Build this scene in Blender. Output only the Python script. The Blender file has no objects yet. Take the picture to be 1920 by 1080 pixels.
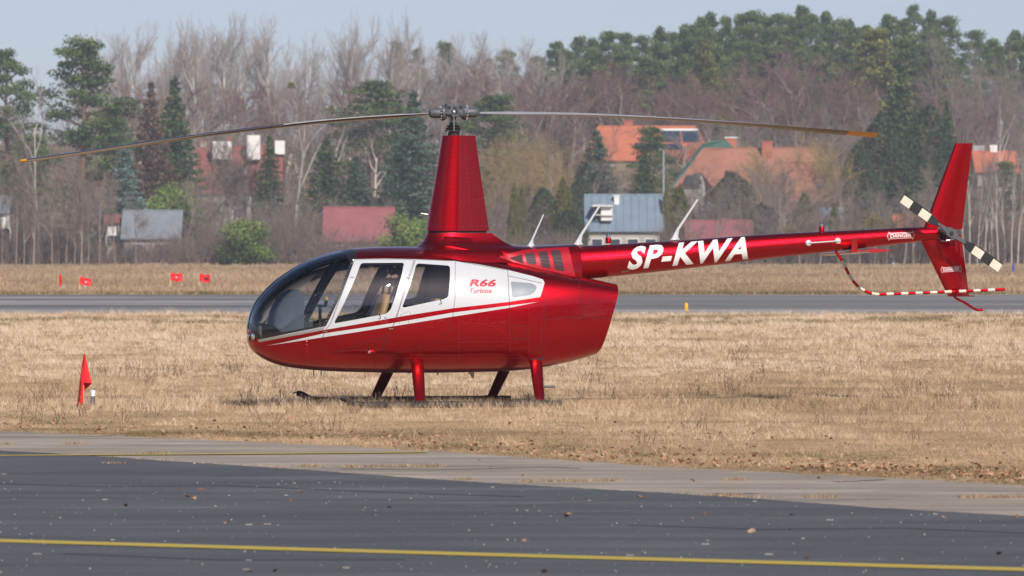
import bpy, bmesh, math, random
import numpy as np
from mathutils import Vector, Matrix
from mathutils.bvhtree import BVHTree

# ------------------------------------------------------------------ camera, sky, sun, exposure
scene = bpy.context.scene
col = scene.collection
R = math.radians
F, CAMH, HOR = 10666.67, 1.83, 464.0        # focal length in photo pixels, eye height, horizon row
cam_d = bpy.data.cameras.new('camera')
cam_d.lens = 200.0; cam_d.sensor_width = 36.0
cam_d.clip_start = 1.0; cam_d.clip_end = 9000.0
cam_d.dof.use_dof = True; cam_d.dof.focus_distance = 65.6; cam_d.dof.aperture_fstop = 7.1
cam = bpy.data.objects.new('camera', cam_d); col.objects.link(cam)
cam.location = (0, 0, CAMH)
cam.rotation_euler = (R(90) - math.atan((540 - HOR) / F), 0, 0)
scene.camera = cam

SUN_EL, SUN_AZ = 38.0, 25.0                 # sun behind the camera, a little to its right
sdir = Vector((math.sin(R(SUN_AZ)) * math.cos(R(SUN_EL)), -math.cos(R(SUN_AZ)) * math.cos(R(SUN_EL)), math.sin(R(SUN_EL))))
world = bpy.data.worlds.new('World'); scene.world = world; world.use_nodes = True
wn = world.node_tree.nodes; wl = world.node_tree.links
bg = wn['Background']; sky = wn.new('ShaderNodeTexSky')
sky.sky_type = 'NISHITA'; sky.sun_disc = False
sky.sun_elevation = R(SUN_EL); sky.sun_rotation = R(180 - SUN_AZ)
sky.air_density = 0.60; sky.dust_density = 0.8; sky.ozone_density = 0.2; sky.altitude = 100
wb = wn.new('ShaderNodeMix'); wb.data_type = 'RGBA'; wb.blend_type = 'MULTIPLY'; wb.inputs[0].default_value = 1.0; wb.inputs[7].default_value = (1.0, .925, 1.0, 1)   # even white balance of the whole sky
wl.new(sky.outputs[0], wb.inputs[6]); wl.new(wb.outputs[2], bg.inputs[0]); bg.inputs[1].default_value = 0.092
sun_d = bpy.data.lights.new('sun', 'SUN'); sun_d.energy = 4.0; sun_d.angle = R(0.53); sun_d.color = (1.0, 0.94, 0.86)
sun = bpy.data.objects.new('sun', sun_d); col.objects.link(sun)
sun.rotation_euler = sdir.to_track_quat('Z', 'Y').to_euler(); sun.location = (0, -20, 60)
vs = scene.view_settings
vs.view_transform = 'Standard'; vs.look = 'None'; vs.gamma = 1.0; vs.exposure = 0.25; vs.use_curve_mapping = False
scene.cycles.use_denoising = True
scene.cycles.max_bounces = 10; scene.cycles.transparent_max_bounces = 16; scene.cycles.volume_bounces = 0
scene.cycles.caustics_reflective = False; scene.cycles.caustics_refractive = False

# ------------------------------------------------------------------ helpers
def link(o, parent=None):
    col.objects.link(o)
    if parent is not None: o.parent = parent
    return o
def tag(o, label=None, cat=None, group=None, kind=None):
    if label: o['label'] = label
    if cat: o['category'] = cat
    if group: o['group'] = group
    if kind: o['kind'] = kind
    return o
def empty(name, loc=(0, 0, 0), rz=0.0):
    o = bpy.data.objects.new(name, None); o.empty_display_size = 0.2
    col.objects.link(o); o.location = loc; o.rotation_euler = (0, 0, rz)
    return o
def np_mesh(name, v, f, smooth=False):
    """v (n,3) array, f (m,3 or 4) array -> mesh, quickly"""
    v = np.asarray(v, dtype=np.float32); f = np.asarray(f, dtype=np.int32)
    me = bpy.data.meshes.new(name); k = f.shape[1]
    me.vertices.add(len(v)); me.vertices.foreach_set('co', v.ravel())
    me.loops.add(f.size); me.loops.foreach_set('vertex_index', f.ravel())
    me.polygons.add(len(f))
    me.polygons.foreach_set('loop_start', np.arange(0, f.size, k, dtype=np.int32))
    me.polygons.foreach_set('loop_total', np.full(len(f), k, dtype=np.int32))
    if smooth: me.polygons.foreach_set('use_smooth', np.ones(len(f), dtype=bool))
    me.update(calc_edges=True); me.validate()
    return me
class MB:
    """collects shapes into one mesh"""
    def __init__(s): s.v = []; s.f = []
    def add(s, vs_, fs):
        b = len(s.v); s.v += [tuple(p) for p in vs_]; s.f += [tuple(i + b for i in q) for q in fs]; return s
    def box(s, c, size, M=None):
        x, y, z = size[0] / 2, size[1] / 2, size[2] / 2
        pts = [Vector((i * x, j * y, k * z)) for i in (-1, 1) for j in (-1, 1) for k in (-1, 1)]
        if M is not None: pts = [M @ p for p in pts]
        c = Vector(c)
        return s.add([p + c for p in pts], [(0, 1, 3, 2), (4, 6, 7, 5), (0, 4, 5, 1), (2, 3, 7, 6), (0, 2, 6, 4), (1, 5, 7, 3)])
    def tube(s, path, rad, seg=10, cap=True, flat=1.0):
        path = [Vector(p) for p in path]; n = len(path)
        if not hasattr(rad, '__len__'): rad = [rad] * n
        t0 = (path[1] - path[0]).normalized()
        up = Vector((0, 0, 1)) if abs(t0.z) < 0.9 else Vector((1, 0, 0))
        a = t0.cross(up).normalized(); rings = []
        for i in range(n):
            t = (path[min(i + 1, n - 1)] - path[max(i - 1, 0)]).normalized()
            a = (a - t * a.dot(t)).normalized(); b = t.cross(a)
            rings.append([path[i] + (a * math.cos(2 * math.pi * j / seg) * flat + b * math.sin(2 * math.pi * j / seg)) * rad[i] for j in range(seg)])
        return s.loft(rings, cap)
    def loft(s, rings, cap=True):
        n = len(rings[0]); vs_ = [p for r in rings for p in r]; fs = []
        for i in range(len(rings) - 1):
            for j in range(n):
                fs.append((i * n + j, i * n + (j + 1) % n, (i + 1) * n + (j + 1) % n, (i + 1) * n + j))
        if cap: fs.append(tuple(range(n - 1, -1, -1))); fs.append(tuple((len(rings) - 1) * n + j for j in range(n)))
        return s.add(vs_, fs)
    def lathe(s, base, axis, prof, seg=20):
        base = Vector(base); axis = Vector(axis).normalized()
        u = axis.cross(Vector((0, 0, 1)) if abs(axis.z) < 0.9 else Vector((1, 0, 0))).normalized(); w = axis.cross(u)
        rings = [[base + axis * h + (u * math.cos(2 * math.pi * j / seg) + w * math.sin(2 * math.pi * j / seg)) * max(r, 1e-4) for j in range(seg)] for h, r in prof]
        return s.loft(rings)
    def poly(s, pts, thick):
        """closed outline (3D points) pushed along the vector thick to a solid"""
        n = len(pts); t = Vector(thick); a = [Vector(p) for p in pts]
        return s.add(a + [p + t for p in a], [tuple(range(n)), tuple(range(2 * n - 1, n - 1, -1))] + [(i, i + n, (i + 1) % n + n, (i + 1) % n) for i in range(n)])
    def build(s, name, mat, parent=None, smooth=None, bevel=0.0):
        me = bpy.data.meshes.new(name); me.from_pydata(s.v, [], s.f)
        bm = bmesh.new(); bm.from_mesh(me)
        if bevel > 0:
            bmesh.ops.bevel(bm, geom=bm.edges[:], offset=bevel, segments=2, affect='EDGES', clamp_overlap=True)
        bmesh.ops.recalc_face_normals(bm, faces=bm.faces[:]); bm.to_mesh(me); bm.free()
        me.materials.append(mat)
        if smooth is not None: smooth_angle(me, smooth)
        return link(bpy.data.objects.new(name, me), parent)
def smooth_angle(me, deg):
    me.polygons.foreach_set('use_smooth', np.ones(len(me.polygons), dtype=bool))
    bm = bmesh.new(); bm.from_mesh(me)
    for e in bm.edges:
        e.smooth = not (len(e.link_faces) == 2 and e.calc_face_angle(0) > R(deg))
    bm.to_mesh(me); bm.free()

# ------------------------------------------------------------------ materials
MATS = {}
def nmat(name, color=(.5, .5, .5), rough=.6, metal=0.0, coat=0.0, coat_r=.04, spec=None, emit=None):
    m = bpy.data.materials.new(name); m.use_nodes = True; p = m.node_tree.nodes['Principled BSDF']
    p.inputs['Base Color'].default_value = (*color, 1); p.inputs['Roughness'].default_value = rough
    p.inputs['Metallic'].default_value = metal; p.inputs['Coat Weight'].default_value = coat; p.inputs['Coat Roughness'].default_value = coat_r
    if spec is not None: p.inputs['Specular IOR Level'].default_value = spec
    MATS[name] = m; return m
def P_(m): return m.node_tree.nodes['Principled BSDF']
def node(m, t, **kw):
    n = m.node_tree.nodes.new(t)
    for k, v in kw.items():
        if k in n.inputs: n.inputs[k].default_value = v
        else: setattr(n, k, v)
    return n
def lk(m, a, b): m.node_tree.links.new(a, b)
def ramp(m, fac, stops):
    r = node(m, 'ShaderNodeValToRGB'); e = r.color_ramp.elements
    while len(e) < len(stops): e.new(0.5)
    for i, (p, c) in enumerate(stops):
        e[i].position = p; e[i].color = (*c, 1) if len(c) == 3 else c
    lk(m, fac, r.inputs[0]); return r.outputs[0]
def noise(m, scale=5, detail=4, rough=.55, vec=None, dims='3D', dist=0.0):
    n = node(m, 'ShaderNodeTexNoise', Scale=scale, Detail=detail, Roughness=rough, Distortion=dist); n.noise_dimensions = dims
    if vec is not None: lk(m, vec, n.inputs['Vector'])
    return n.outputs['Fac']
def coords(m, kind='Object', scale=(1, 1, 1)):
    t = node(m, 'ShaderNodeTexCoord'); mp = node(m, 'ShaderNodeMapping'); mp.inputs['Scale'].default_value = scale
    lk(m, t.outputs[kind], mp.inputs[0]); return mp.outputs[0]
def mixc(m, fac, a, b, mode='MIX'):
    n = node(m, 'ShaderNodeMix'); n.data_type = 'RGBA'; n.blend_type = mode
    for sock, val in ((n.inputs[0], fac), (n.inputs[6], a), (n.inputs[7], b)):
        if isinstance(val, (int, float)): sock.default_value = val
        elif isinstance(val, tuple): sock.default_value = (*val, 1)
        else: lk(m, val, sock)
    return n.outputs[2]
def bump(m, h, strength=.3, dist=.01):
    b = node(m, 'ShaderNodeBump', Strength=strength, Distance=dist); lk(m, h, b.inputs['Height']); lk(m, b.outputs[0], P_(m).inputs['Normal'])

def varied(name, c0, c1, rough=.6, scale=6, metal=0, coat=0, bstr=0.0, **k):
    m = nmat(name, c0, rough, metal, coat, **k); v = coords(m)
    nz = noise(m, scale, 5, .6, v); lk(m, ramp(m, nz, [(.32, c0), (.68, c1)]), P_(m).inputs['Base Color'])
    if bstr: bump(m, nz, bstr, .01)
    return m
# helicopter
red = varied('candy_red_paint', (.44, .0003, .007), (.48, .0004, .009), .34, 3, metal=.97, coat=.8, coat_r=.015)
P_(red).inputs['Coat IOR'].default_value = 1.42
red2 = nmat('flat_red_panel', (.46, .006, .02), .42, .35, .5, .12)
white = varied('white_paint', (.50, .52, .54), (.54, .555, .575), .32, 2, coat=.7)
cream = varied('cream_paint', (.62, .58, .46), (.70, .67, .56), .45, 14, coat=.2)
black = nmat('black_trim', (.012, .014, .017), .38, 0, .4)
dark = varied('dark_lining', (.05, .056, .066), (.07, .077, .088), .75, 8)
grey = varied('grey_console', (.10, .115, .135), (.13, .145, .165), .6, 9)
steel = nmat('steel', (.55, .56, .58), .28, 1.0)
hubgrey = varied('hub_grey_paint', (.07, .08, .095), (.10, .11, .125), .5, 18, metal=.1)
rubber = varied('black_rubber', (.012, .012, .013), (.022, .022, .023), .7, 30)
tan = varied('tan_leather', (.42, .23, .085), (.50, .29, .12), .5, 12, bstr=.15)
taupe = varied('taupe_leather', (.17, .14, .12), (.2, .17, .14), .6, 12, bstr=.15)
alum = nmat('aluminium_strip', (.62, .63, .65), .35, .9)
chrome = nmat('lamp_glass', (.75, .78, .8), .12, .8)
yellow_p = nmat('yellow_knob', (.8, .42, .02), .45)
orange_tip = varied('orange_tip_paint', (.72, .36, .02), (.66, .29, .015), .5, 20, coat=.3)
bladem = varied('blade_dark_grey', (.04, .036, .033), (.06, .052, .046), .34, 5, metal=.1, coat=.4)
blade_sunlit_top = varied('blade_sunlit_grey', (.34, .34, .34), (.42, .42, .42), .4, 5, coat=.3)
blade_le = nmat('polished_leading_edge', (.74, .73, .72), .2, 1.0)
grille = nmat('dark_louvre_mesh', (.055, .022, .03), .55, .2)
g_ = varied('amber_belt', (.03, .032, .036), (.05, .05, .055), .8, 30)

def glass_mat(name, tint, refl=1.0, rough=0.0):
    m = bpy.data.materials.new(name); m.use_nodes = True; nt = m.node_tree
    for n in list(nt.nodes):
        if n.type != 'OUTPUT_MATERIAL': nt.nodes.remove(n)
    out = nt.nodes[0]
    tr = nt.nodes.new('ShaderNodeBsdfTransparent'); tr.inputs[0].default_value = (*tint, 1)
    gl = nt.nodes.new('ShaderNodeBsdfGlossy'); gl.inputs['Roughness'].default_value = rough
    fr = nt.nodes.new('ShaderNodeFresnel'); fr.inputs[0].default_value = 1.5
    mu = nt.nodes.new('ShaderNodeMath'); mu.operation = 'MULTIPLY'; mu.inputs[1].default_value = refl
    mx = nt.nodes.new('ShaderNodeMixShader')
    nt.links.new(fr.outputs[0], mu.inputs[0]); nt.links.new(mu.outputs[0], mx.inputs[0])
    nt.links.new(tr.outputs[0], mx.inputs[1]); nt.links.new(gl.outputs[0], mx.inputs[2]); nt.links.new(mx.outputs[0], out.inputs[0])
    MATS[name] = m; return m
glass = glass_mat('windscreen_acrylic', (.78, .83, .89), 2.2, .0)
glass_door = glass_mat('door_acrylic', (.86, .88, .90), 2.6, .0)
lens_clear = glass_mat('clear_lens', (.9, .93, .95), 2.0, .05)

# ------------------------------------------------------------------ layout: ground points from the eye height and horizon
def gpt(px, py, z=0.0):
    """ground point seen at a photo pixel"""
    Y = (CAMH - z) * F / (py - HOR); return Vector(((px - 960) / F * Y, Y, z))
def apt(px, py, Y):
    """point at depth Y"""
    return Vector(((px - 960) / F * Y, Y, CAMH - (py - HOR) / F * Y))
def tz(Y):
    s = max(0.0, Y - 592.0)
    return 26.0 * (1 - math.exp(-(s / 310.0) ** 1.25)) if s > 0 else 0.0

# helicopter frame: x aft, y to the far side, z up, nose turned 15.5 degrees towards the camera
TH = R(15.5); HX, HY = -0.68, 66.0
CT, ST = math.cos(TH), math.sin(TH)
def loc(px, py, yl=0.0):
    a = (px - 960) / F; b = -(py - HOR) / F
    t = (yl + HY * CT - HX * ST) / (CT - a * ST)
    return Vector(((a * t - HX) * CT + (t - HY) * ST, yl, CAMH + b * t))
def to_local(w): 
    x, y = w[0] - HX, w[1] - HY
    return Vector((x * CT + y * ST, -x * ST + y * CT, w[2]))
CAML = to_local((0, 0, CAMH))

# ================================================================== HELICOPTER
heli = empty('helicopter', (HX, HY, 0), TH)
tag(heli, 'glossy candy red and white helicopter parked on its skids on the dry grass', 'helicopter')

def pchip(xs, ys, x):
    xs = np.array(xs, float); ys = np.array(ys, float); h = np.diff(xs); d = np.diff(ys) / h
    m = np.zeros(len(xs)); m[0] = d[0]; m[-1] = d[-1]
    for i in range(1, len(xs) - 1):
        if d[i - 1] * d[i] > 0:
            w1 = 2 * h[i] + h[i - 1]; w2 = h[i] + 2 * h[i - 1]; m[i] = (w1 + w2) / (w1 / d[i - 1] + w2 / d[i])
    i = np.clip(np.searchsorted(xs, x) - 1, 0, len(xs) - 2); t = (x - xs[i]) / h[i]
    return ((2*t**3 - 3*t**2 + 1) * ys[i] + (t**3 - 2*t**2 + t) * h[i] * m[i] + (-2*t**3 + 3*t**2) * ys[i+1] + (t**3 - t**2) * h[i] * m[i+1])
# stations: photo column, roof row, belly row, half width, row of greatest width
ST_ = [(464.3, 624, 629, .02, 626), (466, 606, 641, .11, 624), (470, 588, 651, .20, 622), (478, 569, 661, .29, 620), (490, 553, 670, .37, 618),
       (510, 532, 680, .46, 616), (535, 513, 687.5, .53, 614), (565, 495, 692, .59, 612), (600, 480.5, 695, .645, 611), (640, 470, 697, .69, 610),
       (680, 464.5, 698, .715, 609), (740, 462.5, 699, .735, 608), (800, 463, 699, .74, 608), (850, 467, 698.5, .74, 608), (900, 477, 697.5, .73, 607),
       (950, 488.5, 695.5, .71, 606), (1000, 500.5, 690, .675, 604), (1050, 511.5, 680, .625, 600), (1100, 522, 666, .56, 595), (1160, 534, 646, .49, 588)]
us = [math.sqrt(s[0] - 464.2) for s in ST_]
uu = np.concatenate([np.linspace(us[0], us[4], 16, endpoint=False), np.linspace(us[4], us[-1], 74)])
tops = pchip(us, [s[1] for s in ST_], uu); bots = pchip(us, [s[2] for s in ST_], uu)
wid = pchip(us, [s[3] for s in ST_], uu); mids = pchip(us, [s[4] for s in ST_], uu)
NR = 96; hv = []; hf = []
for k, u in enumerate(uu):
    px = 464.2 + u * u
    zt = loc(px, tops[k]).z; zb = loc(px, bots[k]).z; zm = loc(px, mids[k]).z; x = loc(px, mids[k]).x
    nose = min(1.0, max(0.0, (px - 464) / 170.0))
    tail_ = min(1.0, max(0.0, (px - 930) / 160.0)); nu = 2.05 + .35 * nose + 1.3 * tail_; nl = 2.05 + .75 * nose + 1.2 * tail_
    for j in range(NR):
        a = 2 * math.pi * j / NR; c, s = math.cos(a), math.sin(a); n = nu if s >= 0 else nl
        hv.append((x, wid[k] * math.copysign(abs(c) ** (2 / n), c), zm + ((zt - zm) if s >= 0 else (zm - zb)) * math.copysign(abs(s) ** (2 / n), s)))
for k in range(len(uu) - 1):
    for j in range(NR):
        hf.append((k * NR + j, k * NR + (j + 1) % NR, (k + 1) * NR + (j + 1) % NR, (k + 1) * NR + j))
hf.append(tuple(range(NR))); 

def superloft(stn, n=2.6, seg=40):
    """closed rings along x: (x, z_top, z_bottom, half width)"""
    rings = []
    for x, zt, zb, w in stn:
        r = []
        for j in range(seg):
            a = 2 * math.pi * j / seg; c, s = math.cos(a), math.sin(a); zm = zb + (zt - zb) * .12
            r.append(Vector((x, w * math.copysign(abs(c) ** (2 / n), c), zm + ((zt - zm) if s > 0 else (zm - zb)) * math.copysign(abs(s) ** (2 / n), s))))
        rings.append(r)
    return rings
# engine cowl behind the mast
cw = [(905, 452, 500, .30), (930, 456.5, 505, .345), (950, 459.5, 508, .36), (975, 461, 512, .365), (1000, 461, 516, .36), (1040, 459.5, 523, .325), (1068, 458.3, 527, .285), (1080, 457.8, 528, .262)]
cowl = MB().loft(superloft([(loc(p, a).x, loc(p, a).z, loc(p, b).z, w) for p, a, b, w in cw]))
# mast fairing base: stacked aerofoil rings
def lens_ring(x0, x1, w, z, n=22, blunt=.16):
    """fairing outline: rounded front, flat sides, thin rear"""
    pts = []
    for i in range(n + 1):
        s = i / n; s = s ** 1.4
        t = math.sqrt(max(0, 1 - ((.40 - s) / .40) ** 2)) if s < .40 else 1 - (1 - blunt) * ((s - .40) / .60) ** 1.25
        pts.append((x0 + (x1 - x0) * s, w * t))
    return [Vector((x, -y, z)) for x, y in pts] + [Vector((x, y, z)) for x, y in pts[::-1][:-1]]
bs = [(437, 799, 917, .185), (441, 798.5, 922, .195), (446, 797, 929, .21), (451, 794, 936, .228), (456, 789.5, 944, .25), (460, 784, 952, .28), (464, 775, 962, .325), (469, 762, 975, .375), (480, 745, 990, .44), (492, 745, 1000, .48)]
base = MB().loft([lens_ring(loc(a, r).x, loc(b, r).x, w, loc(a, r).z, blunt=.55) for r, a, b, w in bs])
ms = [(254.3, 829, 890.5, .112), (300, 821.5, 896.5, .128), (345, 814, 903, .146), (390, 806, 909.5, .164), (433, 799, 916, .182)]
mast = MB().loft([lens_ring(loc(a, r).x, loc(b, r).x, w, loc(a, r).z) for r, a, b, w in ms])
# tail boom
bc = [(1050, 494.5, 33.3), (1100, 491.8, 31.4), (1250, 480, 28.0), (1438, 462.3, 22.9), (1600, 449.5, 18.0), (1727, 439.3, 13.6), (1758, 437.2, 12.4)]
def boom_at(px):
    cy = float(pchip([b[0] for b in bc], [b[1] for b in bc], np.array([px]))[0]); r = float(pchip([b[0] for b in bc], [b[2] for b in bc], np.array([px]))[0])
    c = loc(px, cy); return c, c.z - loc(px, cy + r).z
bx = list(range(1050, 1758, 12)) + [1758]
NB = 56
boom = MB().loft([[boom_at(p)[0] + Vector((0, math.cos(2 * math.pi * j / NB), math.sin(2 * math.pi * j / NB))) * boom_at(p)[1] for j in range(NB)] for p in bx])

def mb_bvh(*parts):
    v = []; f = []
    for pv, pf in parts:
        b = len(v); v += [Vector(p) for p in pv]; f += [tuple(i + b for i in q) for q in pf]
    return BVHTree.FromPolygons(v, f)
pod_bvh = mb_bvh((hv, hf)); all_bvh = mb_bvh((hv, hf), (cowl.v, cowl.f), (base.v, base.f), (boom.v, boom.f))
boom_bvh = mb_bvh((boom.v, boom.f)); mast_bvh = mb_bvh((mast.v, mast.f))
def hit(px, py, bvh=None, off=0.0):
    """first surface point of the body on the sight line of a photo pixel"""
    d = (loc(px, py, 0) - CAML).normalized()
    p, n, i, dist = (bvh or all_bvh).ray_cast(CAML, d)
    if p is None: return None
    if n.dot(d) > 0: n = -n
    return p + n * off
def hitx(px, py, yl=-.5, bvh=None):
    p = hit(px, py, bvh or pod_bvh); return (p.x, p.z) if p else (loc(px, py, yl).x, loc(px, py, yl).z)

# ---- outlines on the side of the pod (photo pixels -> x,z on the skin)
def rounded(pts, r=4, n=4):
    out = []
    m = len(pts)
    for i in range(m):
        p = Vector(pts[i]); a = Vector(pts[i - 1]) - p; b = Vector(pts[(i + 1) % m]) - p
        ra = min(r, a.length * .45); rb = min(r, b.length * .45); pa = p + a.normalized() * ra; pb = p + b.normalized() * rb
        for k in range(n + 1):
            t = k / n; out.append(((1-t)**2 * pa + 2*t*(1-t) * p + t*t * pb)[:])
    return out
def sk(pts): return [hitx(*p) for p in pts]
W_front = sk(rounded([(677, 493.5), (758, 493), (733, 580), (724, 588.5), (626, 606.5)], 5))
W_rear = sk(rounded([(781, 494), (844, 498.5), (840.5, 557), (832, 561), (753.5, 577.5)], 6))
W_aft = sk(rounded([(957.5, 527.5), (997, 531), (1007, 537), (1003, 548), (993, 553.5), (961, 558)], 4))
D_front = sk([(664.5, 487.5), (776, 487), (739, 606), (725, 631), (690, 641), (650, 655), (618, 663), (606, 661), (599, 654), (600, 643), (612, 617), (620, 606)])
D_rear = sk([(778.5, 487.5), (853.5, 489.5), (853, 560), (849, 592), (841, 618), (826, 637), (795, 648), (740, 665), (727, 665), (719, 657), (722, 638), (741, 603)])
WHITE = sk([(484, 636.5), (548, 624), (611, 611.5), (663, 486), (720, 485), (780, 486), (852, 489), (900, 496), (950, 505.5), (1000, 518), (1018, 524), (1021, 530), (1013, 557), (954, 566), (849, 578), (760, 592), (606, 619), (484, 641)])
STRIPE = sk([(497, 648.4), (608, 625), (735, 606), (849, 586), (954, 573), (1009, 566), (954, 577.3), (849, 593.7), (760, 608), (608, 632)])
# windscreen opening and its glass (x,z); the openings run right over the top and mirror to the far side
big = 3.0
SCREEN = [(loc(450, 618).x - big, loc(466, 617).z), (loc(465, 617).x, loc(466, 617).z), hitx(472, 627), hitx(484, 636.5), hitx(548, 624), hitx(611, 611.5), hitx(663, 486), (hitx(668, 478)[0], hitx(668, 478)[1]), (loc(668, 466).x, loc(668, 440).z), (loc(450, 440).x - big, loc(668, 440).z)]
GLASS = [(loc(450, 618).x - big, loc(466, 606).z), hitx(469.5, 606), hitx(478, 622), hitx(488, 629), hitx(548, 619.5), hitx(606, 608.5), hitx(655.5, 490), (hitx(650, 482)[0], hitx(650, 482)[1]), (loc(640, 466).x, loc(640, 440).z), (loc(450, 440).x - big, loc(640, 440).z)]
def in_poly(x, z, poly):
    c = False; n = len(poly); j = n - 1
    for i in range(n):
        xi, zi = poly[i][0], poly[i][1]; xj, zj = poly[j][0], poly[j][1]
        if (zi > z) != (zj > z) and x < (xj - xi) * (z - zi) / (zj - zi) + xi: c = not c
        j = i
    return c
bm = bmesh.new()
bv = [bm.verts.new(p) for p in hv]
for q in hf: bm.faces.new([bv[i] for i in q])
bm.normal_update()
def cut_line(a, b, pad=.03):
    a = Vector((a[0], 0, a[1])); b = Vector((b[0], 0, b[1])); d = b - a
    if d.length < 1e-4: return
    nrm = Vector((d.z, 0, -d.x)).normalized()
    x0, x1 = min(a.x, b.x) - pad, max(a.x, b.x) + pad; z0, z1 = min(a.z, b.z) - pad, max(a.z, b.z) + pad
    fs = []
    for f in bm.faces:
        vx = [v.co.x for v in f.verts]; vz = [v.co.z for v in f.verts]
        if max(vx) >= x0 and min(vx) <= x1 and max(vz) >= z0 and min(vz) <= z1: fs.append(f)
    if not fs: return
    g = set(fs)
    for f in fs: g.update(f.edges); g.update(f.verts)
    bmesh.ops.bisect_plane(bm, geom=list(g), dist=2e-5, plane_co=a, plane_no=nrm)
for poly in (W_front, W_rear, W_aft, D_front, D_rear, WHITE, STRIPE, SCREEN[1:-1], GLASS[1:-1]):
    closed = poly not in (SCREEN[1:-1], GLASS[1:-1])
    for i in range(len(poly) - (0 if closed else 1)):
        cut_line(poly[i], poly[(i + 1) % len(poly)], .004)
cut_line(SCREEN[0], SCREEN[1]); cut_line(GLASS[0], GLASS[1])
for yy in (-.02, .02):
    fs = [f for f in bm.faces if f.calc_center_median().x < SCREEN[-2][0] + .1]
    g = set(fs)
    for f in fs: g.update(f.edges); g.update(f.verts)
    bmesh.ops.bisect_plane(bm, geom=list(g), dist=2e-5, plane_co=(0, yy, 0), plane_no=(0, 1, 0))
# slanted open tail of the pod
pa, pb = loc(1142, 533), loc(1102, 663); d = pb - pa
bmesh.ops.bisect_plane(bm, geom=bm.verts[:] + bm.edges[:] + bm.faces[:], dist=1e-5, plane_co=pa, plane_no=Vector((-d.z, 0, d.x)), clear_outer=True)
assert len(bm.faces) > 3000, len(bm.faces)
bmesh.ops.recalc_face_normals(bm, faces=bm.faces[:]); bm.normal_update()
XB = hitx(852, 560)[0]                       # cabin bulkhead
groups = {}
def region(f):
    c = f.calc_center_median(); x, z = c.x, c.z; side = 'n' if c.y < 0 else 'f'
    if in_poly(x, z, SCREEN):
        if abs(c.y) < .02: return 'post'
        return 'screen_' + side if in_poly(x, z, GLASS) else 'trim'
    if in_poly(x, z, W_front): return 'wf_' + side
    if in_poly(x, z, W_rear): return 'wr_' + side
    if in_poly(x, z, W_aft): return 'wa_' + side
    if in_poly(x, z, D_front): return 'df_' + side
    if in_poly(x, z, D_rear): return 'dr_' + side
    return 'body'
def paint(c):
    return 1 if (in_poly(c.x, c.z, WHITE) or in_poly(c.x, c.z, STRIPE)) else 0
vn = {v: v.normal.copy() for v in bm.verts}
for f in bm.faces: groups.setdefault(region(f), []).append(f)
def carve(keys, name, mats, parent, painted=False, offset=0.0, flip=False, keep=None, thick=0.0):
    v = []; f = []; mi = []; idx = {}; nrm = []
    for k in keys:
        for fc in groups.get(k, []):
            if keep and not keep(fc): continue
            q = []
            for vt in fc.verts:
                if vt not in idx: idx[vt] = len(v); v.append(vt.co + vn[vt] * offset); nrm.append(vn[vt])
                q.append(idx[vt])
            f.append(q[::-1] if flip else q); mi.append(paint(fc.calc_center_median()) if painted else 0)
    me = bpy.data.meshes.new(name); me.from_pydata(v, [], f)
    for m in mats: me.materials.append(m)
    me.polygons.foreach_set('material_index', mi); me.polygons.foreach_set('use_smooth', [True] * len(f))
    me.normals_split_custom_set_from_vertices([(-n if flip else n) for n in nrm])
    return link(bpy.data.objects.new(name, me), parent)
fus = carve(['body'], 'fuselage', [red, white], heli, True)
inner = [k for k in groups if k in ('body', 'df_n', 'df_f', 'dr_n', 'dr_f', 'wa_n', 'wa_f')]
carve(inner, 'cabin_lining', [dark], heli, offset=-.022, flip=True, keep=lambda fc: fc.calc_center_median().x < XB + .05)
carve(['trim'], 'windscreen_frame', [black], heli, offset=.0)
carve(['post'], 'windscreen_post', [black], heli, offset=.006)
for s in 'nf':
    carve(['screen_' + s], 'windscreen', [glass], heli)
    for key, w in (('df_', 'wf_'), ('dr_', 'wr_')):
        dr = carve([key + s], 'door', [red, white], heli, True, offset=.003)
        carve([w + s], 'window', [glass_door], dr, offset=.001)
    carve(['wa_' + s], 'rear_window', [nmat('smoky_pane' + s, (.30, .33, .36), .2, .2, .6)], heli)
cap = [e for e in bm.edges if len(e.link_faces) == 1]
# rear bulkhead behind the seats and the dark open tail end
def cut_section(xc, inset=.03):
    pts = []
    for j in range(48):
        a = 2 * math.pi * j / 48; d = Vector((0, math.cos(a), math.sin(a)))
        o = Vector((xc, 0, loc(850, 600).z)); p, n, i, ds = pod_bvh.ray_cast(o, d)
        pts.append(p - d * inset)
    return pts
MB().poly(cut_section(XB + .02), (.03, 0, 0)).build('bulkhead', taupe, heli)
rear = []
for j in range(48):
    a = 2 * math.pi * j / 48; o = (pa + pb) / 2; u = (pb - pa).normalized(); dd = Vector((0, 1, 0)) * math.cos(a) + u * math.sin(a)
    p, n, i, ds = pod_bvh.ray_cast(o, dd); rear.append((p or o + dd * .3) - dd * .012 - Vector((.09, 0, 0)))
MB().poly(rear, (.02, 0, 0)).build('exhaust_bay', rubber, heli)

base.build('mast_base_fairing', red, heli, smooth=50)
cowl.build('engine_cowl', red, heli, smooth=50)
mastf = mast.build('mast_fairing', red, heli, smooth=40)
# dark joint under the mast fairing
MB().loft([lens_ring(loc(803, 433).x, loc(911, 433).x, .165, loc(850, r).z) for r in (431, 439)]).build('mast_joint', rubber, heli, smooth=40)
boomo = boom.build('tail_boom', red, heli, smooth=40)

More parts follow.
